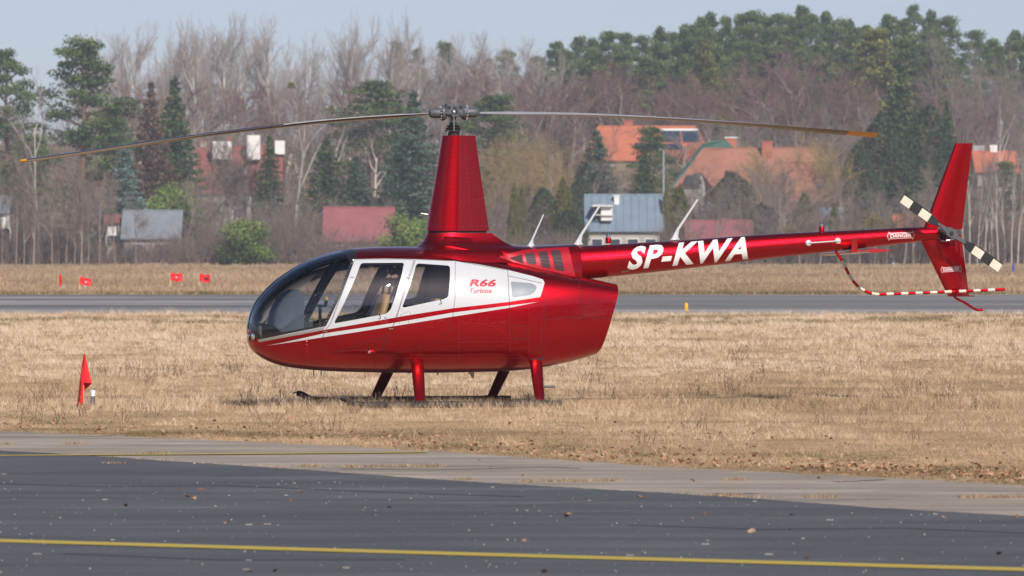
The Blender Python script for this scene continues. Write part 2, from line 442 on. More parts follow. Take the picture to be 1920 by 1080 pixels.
# ---- lines, rivets and decals laid on the skin
def drape_line(pts, step=4.0):
    out = []
    for (x0, y0), (x1, y1) in zip(pts[:-1], pts[1:]):
        n = max(1, int(math.hypot(x1 - x0, y1 - y0) / step))
        out += [(x0 + (x1 - x0) * i / n, y0 + (y1 - y0) * i / n) for i in range(n)]
    return out + [pts[-1]]
seam = nmat('panel_gap', (.045, .004, .008), .7)
def seam_part(name, lines, r=.0028, mat=seam, bvh=None, parent=heli):
    o = None
    for ln in lines:
        p = [h for h in (hit(x, y, bvh, .0008) for x, y in drape_line(ln)) if h]
        if len(p) > 1: o = MB().tube(p, r, 5).build(name, mat, parent, smooth=60)
    return o
seam_part('door_gap', [[(664.5, 487.5), (620, 606), (612, 617), (600, 643), (599, 654), (606, 661), (618, 663), (650, 655), (690, 641), (725, 631), (739, 606), (776, 487), (664.5, 487.5)],
                       [(778.5, 487.5), (853.5, 489.5), (853, 560), (849, 592), (841, 618), (826, 637), (795, 648), (740, 665), (727, 665), (719, 657), (722, 638), (741, 603), (778.5, 487.5)]], .0036)
seam_part('panel_gap', [[(852, 489), (952, 507), (955, 566), (955, 620)], [(952, 517), (1016, 531)], [(1024, 526), (1022, 596), (1016, 650), (1012, 686)], [(1022, 597), (1090, 595), (1086, 520)], [(1090, 596), (1152, 596)],
                        [(960, 611), (990, 611), (988, 636), (960, 635), (960, 611)], [(667, 466), (664, 486)], [(850, 474), (858, 489)], [(724, 632), (700, 688)],
                        [(747, 616), (752, 589), (767, 584), (770, 588), (764, 612), (747, 618)], [(607, 645), (620, 617), (641, 613), (642, 617), (633, 637), (607, 646)]], .0028)
# rivets: tiny domes in rows
def rivet_rows(rows, step, r, bvh=None):
    b = MB(); rng = random.Random(4)
    for ln in rows:
        for x, y in drape_line(ln, step):
            p = hit(x, y, bvh); q = hit(x + .4, y, bvh); w = hit(x, y + .4, bvh)
            if not (p and q and w): continue
            n = (q - p).cross(w - p)
            if n.length < 1e-9: continue
            n.normalize(); n = n if n.y < 0 else -n
            u = n.cross(Vector((0, 0, 1))).normalized(); v2 = n.cross(u)
            ring = [p + (u * math.cos(k * 1.2566) + v2 * math.sin(k * 1.2566)) * r for k in range(5)]
            b.add(ring + [p + n * r * .6], [(k, (k + 1) % 5, 5) for k in range(5)])
    return b
riv = nmat('rivet_head', (.55, .10, .12), .3, .8)
rows = [[(607, 660), (725, 655)], [(690, 690), (1005, 690)], [(725, 672), (1005, 672)], [(770, 620), (770, 690)], [(785, 640), (785, 690)], [(860, 600), (860, 690)], [(955, 580), (957, 690)], [(992, 580), (992, 690)],
        [(862, 602), (930, 612), (950, 628)], [(862, 642), (950, 640)], [(858, 480), (1085, 525)], [(1020, 540), (1012, 680)], [(1085, 525), (1090, 595)], [(1020, 600), (1090, 597)], [(575, 640), (578, 690)], [(668, 470), (780, 468)]]
tag(rivet_rows(rows, 6.0, .0055, pod_bvh).build('rivets', riv, heli), kind='stuff')
brows = []
for p in (1157, 1258, 1347, 1442, 1541, 1632):
    c, r = boom_at(p); py_c = float(pchip([b[0] for b in bc], [b[1] for b in bc], np.array([p]))[0]); rp = float(pchip([b[0] for b in bc], [b[2] for b in bc], np.array([p]))[0])
    brows.append([(p, py_c - rp * .96), (p + 3, py_c + rp * .9)])
tag(rivet_rows(brows, 3.2, .0035, boom_bvh).build('rivets', riv, boomo), kind='stuff')
tag(rivet_rows([[(850, 275), (838, 425)], [(872, 275), (884, 425)], [(815, 385), (905, 372)], [(802, 427), (912, 424)]], 8, .0045, mast_bvh).build('rivets', riv, mastf), kind='stuff')
# silver riveted strip under the windscreen
def drape_poly(pts, name, mat, parent, off=.0015, bvh=None, cell=4.0, holes=None):
    b2 = bmesh.new(); b2.faces.new([b2.verts.new((x, y, 0)) for x, y in pts])
    grid_map(b2, off, bvh, cell)
    me = bpy.data.meshes.new(name); b2.to_mesh(me); b2.free(); me.materials.append(mat); smooth_angle(me, 40)
    return link(bpy.data.objects.new(name, me), parent)
def grid_map(b2, off, bvh, cell):
    xs = [v.co.x for v in b2.verts]; ys = [v.co.y for v in b2.verts]
    for lo, hi, ax in ((min(xs), max(xs), 0), (min(ys), max(ys), 1)):
        k = math.ceil(lo / cell) * cell
        while k < hi:
            co = [0, 0, 0]; co[ax] = k; no = [0, 0, 0]; no[ax] = 1
            bmesh.ops.bisect_plane(b2, geom=b2.verts[:] + b2.edges[:] + b2.faces[:], dist=1e-4, plane_co=co, plane_no=no); k += cell
    bad = []
    for v in b2.verts:
        h = hit(v.co.x, v.co.y, bvh, off)
        if h is None: bad.append(v)
        else: v.co = h
    if bad: bmesh.ops.delete(b2, geom=bad, context='VERTS')
    bmesh.ops.recalc_face_normals(b2, faces=b2.faces[:])
    for f in b2.faces:
        f.normal_update()
    if b2.faces and sum(f.normal.y for f in b2.faces) > 0: bmesh.ops.reverse_faces(b2, faces=b2.faces[:])
drape_poly([(484, 637.5), (548, 625), (610, 612.5), (607, 618), (548, 629.5), (487, 641.5)], 'windscreen_strip', alum, heli, .004, pod_bvh)
tag(rivet_rows([[(489, 639), (548, 627.2), (606, 615.5)], [(606, 615), (662, 487)]], 7, .0055, pod_bvh).build('rivets', steel, heli), kind='stuff')
# window rubber edges, hinges and handles
handle_m = nmat('door_handle_black', (.02, .02, .022), .4, .3)
for pts in ([(711, 588), (713.5, 597), (709, 598)], [(825, 561), (828, 569.5), (823, 570.5)]):
    seam_part('door_handle', [pts], .006, handle_m, pod_bvh)
for pts in ([(656, 520), (664, 521)], [(761, 521), (768, 522)], [(606, 622), (614, 621)], [(729, 617), (737, 616.5)]):
    seam_part('door_hinge', [pts], .007, steel, pod_bvh)
seam_part('door_lock', [[(721, 596), (724, 596)]], .008, steel, pod_bvh)
# lettering
def text2d(body, size, shear=0.0, bold=0.0, space=1.0):
    c = bpy.data.curves.new('t', 'FONT'); c.body = body; c.size = size; c.shear = shear; c.offset = bold; c.space_character = space; c.resolution_u = 3
    o = bpy.data.objects.new('t', c); col.objects.link(o); bpy.context.view_layer.update()
    me = bpy.data.meshes.new_from_object(o.evaluated_get(bpy.context.evaluated_depsgraph_get()))
    b2 = bmesh.new(); b2.from_mesh(me); bpy.data.objects.remove(o); bpy.data.curves.remove(c); bpy.data.meshes.remove(me); return b2
def lettering(body, name, box, mat, parent, off, bvh, shear=0, bold=0, slope=0.0, cell=3.0, space=1.0, slant=0.0):
    """text stretched to box (x0, y0 top, x1, y1 bottom), slope in rows per column"""
    b2 = text2d(body, 1.0, shear, bold, space)
    xs = [v.co.x for v in b2.verts]; ys = [v.co.y for v in b2.verts]; x0, y0, x1, y1 = box
    lx, hx, ly, hy = min(xs), max(xs), min(ys), max(ys)
    for v in b2.verts:
        fy = (hy - v.co.y) / (hy - ly)
        px = x0 + (v.co.x - lx) / (hx - lx) * (x1 - x0) + slant * (.5 - fy); py = y0 + fy * (y1 - y0)
        v.co = (px, py + slope * (px - (x0 + x1) / 2), 0)
    grid_map(b2, off, bvh, cell)
    me = bpy.data.meshes.new(name); b2.to_mesh(me); b2.free(); me.materials.append(mat)
    return link(bpy.data.objects.new(name, me), parent)
decal_white = varied('decal_white', (.74, .75, .76), (.78, .78, .78), .35, 6, coat=.6)
decal_red = nmat('decal_red', (.42, .004, .02), .4, .2, .5)
lettering('R66', 'lettering', (879.5, 523.5, 930, 537.5), decal_red, fus, .002, pod_bvh, .22, .035, .01)
lettering('Turbine', 'lettering', (880.5, 541, 922, 549.5), decal_red, fus, .002, pod_bvh, .2, .02, .01)
lettering('SP-KWA', 'registration', (1181, 453, 1409, 496), decal_white, boomo, .002, boom_bvh, 0, .036, -.088, 3.0, 1.12, 13)
drape_poly([(1164.5, 508), (1180, 506), (1180, 509.5), (1164.5, 511.5)], 'data_plate', nmat('plate_brass', (.35, .2, .15), .4, .5), boomo, .002, boom_bvh)
def danger(cx, cy, w, h, sl, bvh, parent):
    def q(u, v): return (cx + u * w, cy + v * h + sl * u * w)
    out = [(-.5, 0), (-.43, -.5), (-.41, -.33), (.41, -.33), (.43, -.5), (.5, 0), (.43, .5), (.41, .33), (-.41, .33), (-.43, .5)]
    inn = [(-.48, 0), (-.435, -.40), (-.415, -.27), (.415, -.27), (.435, -.40), (.48, 0), (.435, .40), (.415, .27), (-.415, .27), (-.435, .40)]
    s = drape_poly([q(*p) for p in out], 'warning_decal', decal_white, parent, .0015, bvh, 3)
    drape_poly([q(*p) for p in inn], 'decal_field', decal_red, s, .003, bvh, 3)
    lettering('DANGER', 'lettering', (cx - w * .38, cy - h * .21, cx + w * .38, cy + h * .21), decal_white, s, .0045, bvh, 0, .02, sl, 3)
danger(1689, 441.8, 52, 17, -.045, boom_bvh, boomo)
# louvre panel with three mesh vents and a triangular scoop
lp = drape_poly(rounded([(934, 482.5), (950, 477), (985, 468.5), (1066, 463.5), (1079, 521), (1040, 511.5), (985, 498)], 3), 'louvre_panel', red2, heli, .004, all_bvh, 4)
for q in ([(983.5, 475.5), (1002, 474), (1006.5, 497), (988, 494.5)], [(1008.5, 472.5), (1026, 471), (1032.5, 503.5), (1015, 499.5)], [(1033, 470), (1050, 469), (1058, 509.5), (1041, 506)]):
    rq = rounded(q, 4, 3); vt = drape_poly(rq, 'vent', grille, lp, .0065, all_bvh, 3)
    seam_part('vent_frame', [rq + [rq[0]]], .0045, red, all_bvh, vt)
    bars = [[(q[0][0] + (q[3][0] - q[0][0]) * t, q[0][1] + (q[3][1] - q[0][1]) * t), (q[1][0] + (q[2][0] - q[1][0]) * t, q[1][1] + (q[2][1] - q[1][1]) * t)] for t in (.2, .4, .6, .8)]
    bb = MB()
    for ln in bars:
        p = [hit(x, y, all_bvh, .008) for x, y in drape_line(ln, 3)]; p = [a for a in p if a]
        if len(p) > 1: bb.tube(p, .0016, 4)
    bb.build('vent_bars', grille, vt)
drape_poly([(952.5, 484.5), (979, 477.5), (980.5, 493)], 'scoop', seam, lp, .007, all_bvh, 3)
seam_part('scoop_edge', [[(952.5, 484.5), (979, 477.5), (981, 494), (952.5, 484.5)]], .005, red2, all_bvh, lp)
# intake on the mast base: forward-facing mouth with a swelling behind it
mouth = [hit(x, y, all_bvh, .006) for x, y in ((826, 444), (832, 443.5), (833, 453), (832.5, 466), (829, 465), (831, 454))]
sc = MB(); rings = []
for px, h in ((833.5, .045), (840, .046), (852, .036), (866, .022), (882, .008), (890, .0)):
    r = []
    for k in range(13):
        a = math.pi * k / 12; py = 454.5 + 11.5 * math.cos(a) * (-1)
        p = hit(px, py + (px - 833) * .06, all_bvh, -.004); q = hit(px, py + (px - 833) * .06, all_bvh, -.004 + h * (math.sin(a) ** .6 if 0 < k < 12 else 0))
        r.append(q)
    rings.append(r)
nn = 13
sc.add([p for r in rings for p in r], [(i * nn + j, i * nn + j + 1, (i + 1) * nn + j + 1, (i + 1) * nn + j) for i in range(len(rings) - 1) for j in range(nn - 1)])
scoop = sc.build('air_scoop', red, heli, smooth=60)
mo = [Vector(p) + Vector((.012, 0, 0)) for p in rings[0]]
MB().add(mo, [tuple(range(nn))]).build('scoop_mouth', rubber, scoop)
# front probe on the mast fairing
MB().tube([loc(802, 402.5), loc(789, 400)], [.012, .008], 8).build('temperature_probe', alum, heli, smooth=50)
# nose landing lights, step light, belly aerials
for px, yl in ((466.2, .10), (475, -.07)):
    p = hit(px, 631, pod_bvh) or loc(px, 631, yl)
    b = MB(); n = Vector((-1, -.35 if yl < 0 else .1, -.05)).normalized()
    b.lathe(p - n * .03, n, [(0, .05), (.032, .05), (.036, .042)], 18); lamp = b.build('landing_light', black, heli, smooth=40)
    MB().lathe(p + n * .004, n, [(0, .04), (.006, .036), (.012, .02), (.014, 0)], 18).build('lamp_lens', chrome, lamp, smooth=40)
p = hit(697, 660, pod_bvh)
nl = MB().lathe(p + Vector((-.03, 0, 0)), (1, .05, .02), [(0, .02), (.03, .024), (.07, .016), (.1, .001)], 14).build('navigation_light', red, heli, smooth=50)
MB().lathe(p + Vector((-.047, -.003, 0)), (1, 0, 0), [(0, .004), (.006, .016), (.02, .021)], 14).build('lamp_lens', chrome, nl, smooth=50)
for px, h in ((588, 5), (602, 4), (821, 4)):
    a = loc(px, 693); MB().tube([a, a - Vector((0, 0, .05 + h * .004))], .006, 6).build('drain_tube', black, heli)
MB().poly([loc(876, 694), loc(889, 694), loc(889.5, 709), loc(886, 709.5)], (0, .012, 0)).build('belly_aerial', cream, heli)
MB().lathe(loc(767, 697, -.2), (0, 0, -1), [(0, .02), (.012, .02), (.018, .01)], 12).build('belly_beacon', nmat('red_lens', (.6, .01, .01), .2), heli)

# ---- skids and gear legs
sk_r = .038
for sgn in (-1, 1):
    y = 1.09 * sgn
    toe = loc(640, 742, -1.09).x; heel = loc(1052, 756, -1.09).x
    pts = [(toe, .125), (toe + .05, .112), (toe + .10, .085), (toe + .16, .055), (toe + .24, .042)] + [(toe + .24 + (heel - toe - .24) * i / 8, .04) for i in range(1, 9)]
    s = MB().tube([(x, y, z) for x, z in pts], [.03] + [sk_r] * (len(pts) - 1), 12).build('skid', rubber, heli, smooth=50)
    MB().box((toe - .01, y, .132), (.09, .05, .012), Matrix.Rotation(R(-14), 3, 'Y')).build('skid_toe_plate', hubgrey, s, bevel=.003)
    for tpx, tpy, bpx, wt, wb in ((785, 680, 787.5, .155, .125), (1007, 676, 1012.5, .155, .115)):
        xt = loc(tpx, tpy, -.62).x; xb = loc(bpx, 757, -1.07).x
        rings = []
        for i in range(9):
            t = i / 8; c = Vector((xt + (xb - xt) * t, sgn * (.56 + .52 * t), loc(tpx, tpy, -.62).z * (1 - t) + .035 * t)); w = (wt + (wb - wt) * t) / 2; th = .034 - .008 * t
            rings.append([c + Vector((w * math.cos(a) * (1.0 if math.cos(a) < 0 else 1.0), th * math.copysign(abs(math.sin(a)) ** .8, math.sin(a)), th * .55 * math.copysign(abs(math.sin(a)) ** .8, math.sin(a)) * sgn)) for a in [2 * math.pi * k / 20 for k in range(20)]])
        leg = MB().loft(rings).build('gear_leg', red, heli, smooth=50)
        MB().box((xb, sgn * 1.085, .05), (wb + .06, .08, .07)).build('leg_shoe', black, leg, bevel=.012)
        MB().box((xt, sgn * .57, loc(tpx, tpy, -.62).z + .015), (wt * .9, .05, .05)).build('leg_socket', black, leg, bevel=.01)
MB().tube([loc(1018, 725, -.9), loc(1040, 725, -.9)], .012, 8).build('tow_peg', hubgrey, heli, smooth=50)

# ---- fins
def fin_ring(x0, x1, th, z, y0=0.0, n=14):
    pts = []
    for i in range(n + 1):
        s = (1 - math.cos(math.pi * i / n)) / 2
        t = 5 * th * (.2969 * math.sqrt(s) - .126 * s - .3516 * s * s + .2843 * s ** 3 - .0976 * s ** 4)
        pts.append((x0 + (x1 - x0) * s, t))
    return [Vector((x, y0 - y, z)) for x, y in pts] + [Vector((x, y0 + y, z)) for x, y in pts[::-1][1:-1]]
up = []
for t in np.linspace(0, 1, 10):
    r = 268.5 + (430 - 268.5) * t; a = 1791 + (1731 - 1791) * t; b = 1823 + (1804 - 1823) * t
    up.append(fin_ring(loc(a, r).x, loc(b, r).x, .05 + .03 * t, loc(a, r).z))
ufin = MB().loft(up).build('upper_fin', red, heli, smooth=40)
lo = []
for t in np.linspace(0, 1, 10):
    r = 440 + (554 - 440) * t; a = 1721 + (1777 - 1721) * t; b = 1802 + (1817 - 1802) * t
    lo.append(fin_ring(loc(a, r).x, loc(b, r).x, .075 - .02 * t, loc(a, r).z))
lfm = MB().loft(lo); lfin = lfm.build('lower_fin', red, heli, smooth=40)
fin_bvh = mb_bvh((lfm.v, lfm.f))
danger(1783.5, 505, 39.5, 13.5, -.06, fin_bvh, lfin)
MB().box((loc(1801, 555).x, -.0, loc(1801, 555).z), (.32, .09, .012)).build('fin_foot_plate', red, lfin, bevel=.003)
tag(rivet_rows([[(1783, 460), (1790, 545)]], 6, .004, fin_bvh).build('rivets', riv, lfin), kind='stuff')
# horizontal stabiliser
a0, a1, b0, b1 = loc(1625, 470, -.98), loc(1672, 469.5, -.98), loc(1537, 476.5, .98), loc(1584, 476.5, .98)
def stab_ring(le, te, th):
    pts = []
    for i in range(15):
        s = (1 - math.cos(math.pi * i / 14)) / 2; t = 5 * th * (.2969 * math.sqrt(s) - .126 * s - .3516 * s * s + .2843 * s ** 3 - .1036 * s ** 4)
        pts.append((s, t))
    d = te - le
    return [le + d * s + Vector((0, 0, t)) for s, t in pts] + [le + d * s - Vector((0, 0, t)) for s, t in pts[::-1][1:-1]]
stab = MB().loft([stab_ring(b0 + (a0 - b0) * t, b1 + (a1 - b1) * t, .036) for t in np.linspace(0, 1, 6)]).build('stabiliser', red, heli, smooth=50)
MB().loft([stab_ring(a0 + Vector((-.004, -.001, 0)), a1 + Vector((.006, -.001, 0)), .042), stab_ring(a0 + Vector((-.004, -.008, 0)), a1 + Vector((.006, -.008, 0)), .042)]).build('stabiliser_tip', red2, stab)
c, r = boom_at(1602)
MB().poly([(loc(1597.5, 447, -.13).x, -r - .004, loc(1597, 446).z), (loc(1608, 447, -.13).x, -r - .004, loc(1608, 446).z), (loc(1608.5, 466, -.13).x, -r - .004, loc(1608, 470).z), (loc(1597.5, 466, -.13).x, -r - .004, loc(1597, 470).z)], (0, .012, 0)).build('stabiliser_bracket', red, heli)
# tail guard, striped red and cream, and the tail skid
gp = [(1566, 467, 0), (1569, 474, -.01), (1580, 491, -.03), (1595, 520, -.05), (1609, 537, -.07), (1626, 547.5, -.09), (1644, 551.8, -.1)] + [(1644 + 240 * i / 10, 551.8 - 9.3 * (i / 10) ** 1.2, -.1) for i in range(1, 11)]
def smooth_path(pts, n=8):
    P3 = [Vector(p) for p in pts]; out = []
    for i in range(len(P3) - 1):
        p0, p1, p2, p3 = P3[max(i - 1, 0)], P3[i], P3[i + 1], P3[min(i + 2, len(P3) - 1)]
        for k in range(n):
            t = k / n; out.append(.5 * ((2 * p1) + (p2 - p0) * t + (2 * p0 - 5 * p1 + 4 * p2 - p3) * t * t + (3 * p1 - p0 - 3 * p2 + p3) * t ** 3))
    return out + [P3[-1]]
gpath = smooth_path([loc(x, y, yl) for x, y, yl in gp], 10)
acc = [0.0]
for a, b in zip(gpath[:-1], gpath[1:]): acc.append(acc[-1] + (b - a).length)
def cut_path(s0, s1):
    out = []
    def at(s):
        for i in range(len(acc) - 1):
            if acc[i + 1] >= s: return gpath[i].lerp(gpath[i + 1], (s - acc[i]) / (acc[i + 1] - acc[i] + 1e-9))
        return gpath[-1]
    out.append(at(s0)); out += [gpath[i] for i in range(len(acc)) if s0 + 1e-3 < acc[i] < s1 - 1e-3]; out.append(at(s1)); return out
guard = MB().tube(gpath, .0185, 12).build('tail_guard', red, heli, smooth=50)
s = .16; k = 0
while s < acc[-1] - .08:
    MB().tube(cut_path(s, min(s + .088, acc[-1])), .0192, 12).build('stripe_band', cream, guard, smooth=50); s += .182
MB().box(loc(1790.5, 546.5, -.05), (.035, .16, .06)).build('guard_clamp', red, guard, bevel=.006)
MB().tube(smooth_path([loc(1788, 553), loc(1793, 559.5), (loc(1808, 567)), loc(1826, 578.5), loc(1834, 581.3), loc(1843, 580.5)], 6), .016, 10).build('tail_skid', red, heli, smooth=50)

# ---- tail rotor and gearbox
gb = MB().lathe(loc(1755, 437), (1, 0, .0), [(0, .078), (.03, .08), (.05, .06), (.09, .055), (.12, .07), (.17, .07), (.19, .04)], 20).build('tail_gearbox', hubgrey, heli, smooth=40)
hubp = loc(1783.5, 437.5, -.34)
MB().tube([Vector((hubp.x, 0, loc(1780, 437).z)), hubp], .032, 14).build('tail_rotor_shaft', steel, heli, smooth=50)
for (px, py, yl, rr) in ((1762, 433, -.1, .025), (1768, 445, -.1, .028), (1774, 430, -.16, .018), (1770, 438, -.18, .03)):
    MB().lathe(loc(px, py, yl + .02), (0, -1, 0), [(0, rr), (.05, rr), (.06, rr * .6)], 12).build('pitch_control', rubber if rr > .02 else steel, gb, smooth=40)
seamp = MB().tube(smooth_path([loc(1760, 446, -.08), loc(1766, 451.5, -.12), loc(1780, 450, -.14), loc(1792, 447, -.1)], 5), .008, 6).build('control_rod', steel, gb, smooth=50)
MB().box(loc(1780, 449, -.06), (.24, .1, .012)).build('gearbox_shelf', red, gb, bevel=.003)
tip1, tip2 = loc(1684, 365.5, -.34), loc(1877.5, 503, -.34)
ax = (tip2 - tip1); ax.y = 0; ax.normalize(); pe = Vector((-ax.z, 0, ax.x))     # along the blades, and across them upwards
def inrot(u, v, y=0.0): return hubp + ax * u + pe * v + Vector((0, y, 0))
hb = MB().poly([inrot(u, v, -.018) for u, v in ((-.21, -.012), (-.21, .016), (-.08, .028), (-.05, .055), (.03, .055), (.06, .028), (.21, .016), (.21, -.014), (.08, -.03), (.04, -.05), (-.04, -.05), (-.08, -.03))], (0, .036, 0)).build('tail_rotor_hub', hubgrey, heli, bevel=.004)
MB().lathe(inrot(0, 0, -.03), (0, 1, 0), [(0, .022), (.02, .03)], 14).build('hub_bolt', rubber, hb, smooth=40)
for sgn in (-1, 1):
    ol = [(.19, -.02), (.19, .022), (.28, .052), (.36, .062), (.74, .062), (.745, .055), (.745, -.060), (.30, -.060), (.25, -.045)]
    bl = MB().poly([inrot(sgn * u, v * 1, -.012) for u, v in ol], (0, .022, 0)).build('tail_rotor_blade', black, heli, bevel=.005)
    for u0, u1 in ((.33, .47), (.605, .74)):
        vlo, vhi = (-.058, .046) 
        MB().poly([inrot(sgn * u, v, -.0135) for u, v in ((u0, vlo), (u1, vlo), (u1, vhi), (u0, vhi))], (0, .003, 0)).build('paint_band', cream, bl)

# ---- aerials and beacons on the boom
def aerial(base0, base1, knee, tip, tw, name='aerial'):
    b = MB(); rings = []
    stp = [(base0, base1, .022), ((base0[0] + 4, base0[1] - 4), (base1[0] - 3, base1[1] - 5), .016), (knee[0], knee[1], .009), ((tip[0] - tw, tip[1]), (tip[0], tip[1] + .5), .005)]
    for l, rgt, th in stp:
        p, q = loc(*l), loc(*rgt); c = (p + q) / 2; h = (q - p) / 2
        rings.append([c + h * math.cos(a) + Vector((0, th * math.sin(a), 0)) for a in [2 * math.pi * k / 12 for k in range(12)]])
    b.loft(rings).build(name, white, heli, smooth=50)
aerial((986, 462.5), (1003.5, 462), ((995.5, 450), (999.8, 450)), (1020.5, 402), 2.6)
aerial((1074, 459.5), (1093.5, 458.5), ((1087, 440), (1092.5, 441)), (1128.5, 382.5), 4)
aerial((1255.5, 450), (1274.5, 449), ((1268, 430), (1273.5, 431)), (1310.5, 373.5), 4)
for px, py in ((1140.5, 455), (1540.5, 434)):
    a = loc(px, py + 1.5); be = MB().lathe(a, (0, 0, 1), [(0, .036), (.06, .034), (.066, .03)], 18).build('beacon', red, heli, smooth=40)
    MB().lathe(a + Vector((0, 0, .062)), (0, 0, 1), [(0, .026), (.045, .026), (.056, .02), (.06, 0)], 16).build('beacon_lens', lens_clear, be, smooth=40)
    MB().lathe(a + Vector((0, 0, .06)), (0, 0, 1), [(0, .02), (.04, .02), (.044, .012)], 12).build('strobe_tube', chrome, be, smooth=40)
for px, py in ((1515.5, 456), (1570.5, 452)):
    p = hit(px, py, boom_bvh); kb = MB().lathe(p + Vector((0, .02, 0)), (0, -1, .1), [(0, .037), (.032, .036), (.04, .028), (.042, .008)], 20).build('aerial_insulator', white, heli, smooth=40)
MB().tube([hit(1515.5, 456, boom_bvh, .025), hit(1570.5, 452, boom_bvh, .025)], .009, 8).build('rod_aerial', white, heli, smooth=50)

# ---- rotor head
hz = Vector((0, 0, 0))
mast_c = loc(850, 240)
MB().tube([loc(850, 262), loc(850, 200)], .034, 16).build('rotor_mast', hubgrey, heli, smooth=50)
sw = MB().lathe(loc(850, 257), (0, 0, 1), [(0, .075), (.03, .08), (.05, .075), (.055, .09), (.085, .092), (.09, .07), (.1, .094), (.108, .094), (.112, .06), (.128, .078), (.134, .078), (.14, .045), (.17, .04)], 24).build('swashplate', rubber, heli, smooth=30)
MB().box(loc(850, 246), (.17, .13, .035)).build('swashplate_ring', hubgrey, sw, bevel=.01)
for px, yl in ((838, -.06), (862, -.06), (841, .06)):
    MB().tube([loc(px, 257, yl), loc(px + 1, 246, yl)], .012, 8).build('push_rod', steel, sw, smooth=50)
MB().tube([loc(851.3, 246, -.1), loc(851, 216, -.1)], [.008, .007], 8).build('pitch_link', steel, heli, smooth=50)
MB().tube([loc(842, 246, .1), loc(843, 216, .1)], [.008, .007], 8).build('pitch_link', steel, heli, smooth=50)
# blade axis in local frame: left blade comes 10 degrees towards the camera
BA = R(10.2) - TH
hubc = loc(850.5, 210.5)
tipL = Vector((-math.cos(BA) * 5.03, -math.sin(BA) * 5.03, 0)); 
radial = tipL.normalized(); tang = Vector((-radial.y, radial.x, 0))
def at_r(s): return hubc + radial * s
def proj_z(p, py):
    """height that brings a local point to a photo row"""
    wy = HY + p.x * ST + p.y * CT; return CAMH - (py - HOR) / F * wy
hubm = MB(); ol = [(836.8, 205), (838.5, 195.5), (843, 194), (857, 194), (866, 197), (870, 203), (871, 214), (868, 218.5), (846, 219.5), (838, 214)]
hub = MB().poly([loc(x, y, -.075) for x, y in ol], (0, .15, 0)).build('rotor_hub', hubgrey, heli, bevel=.006)
for x, y, r in ((841.6, 202, .022), (864, 201.6, .022)):
    MB().lathe(loc(x, y, -.073), (0, -1, 0), [(0, r), (.004, r)], 14).build('hub_hole', rubber, hub, smooth=40)
for x, y, r in ((854, 199.5, .032), (864.8, 212.3, .036)):
    MB().lathe(loc(x, y, -.07), (0, -1, 0), [(0, r), (.01, r), (.012, r * .6), (.024, r * .55)], 16).build('hub_bolt', hubgrey, hub, smooth=40)
MB().box(loc(853, 210, -.074), (.07, .006, .05)).build('hub_window', rubber, hub)
MB().lathe(loc(851.5, 210.5, -.07), (0, -1, 0), [(0, .018), (.012, .016), (.016, .006)], 12).build('hub_bearing', steel, hub, smooth=40)
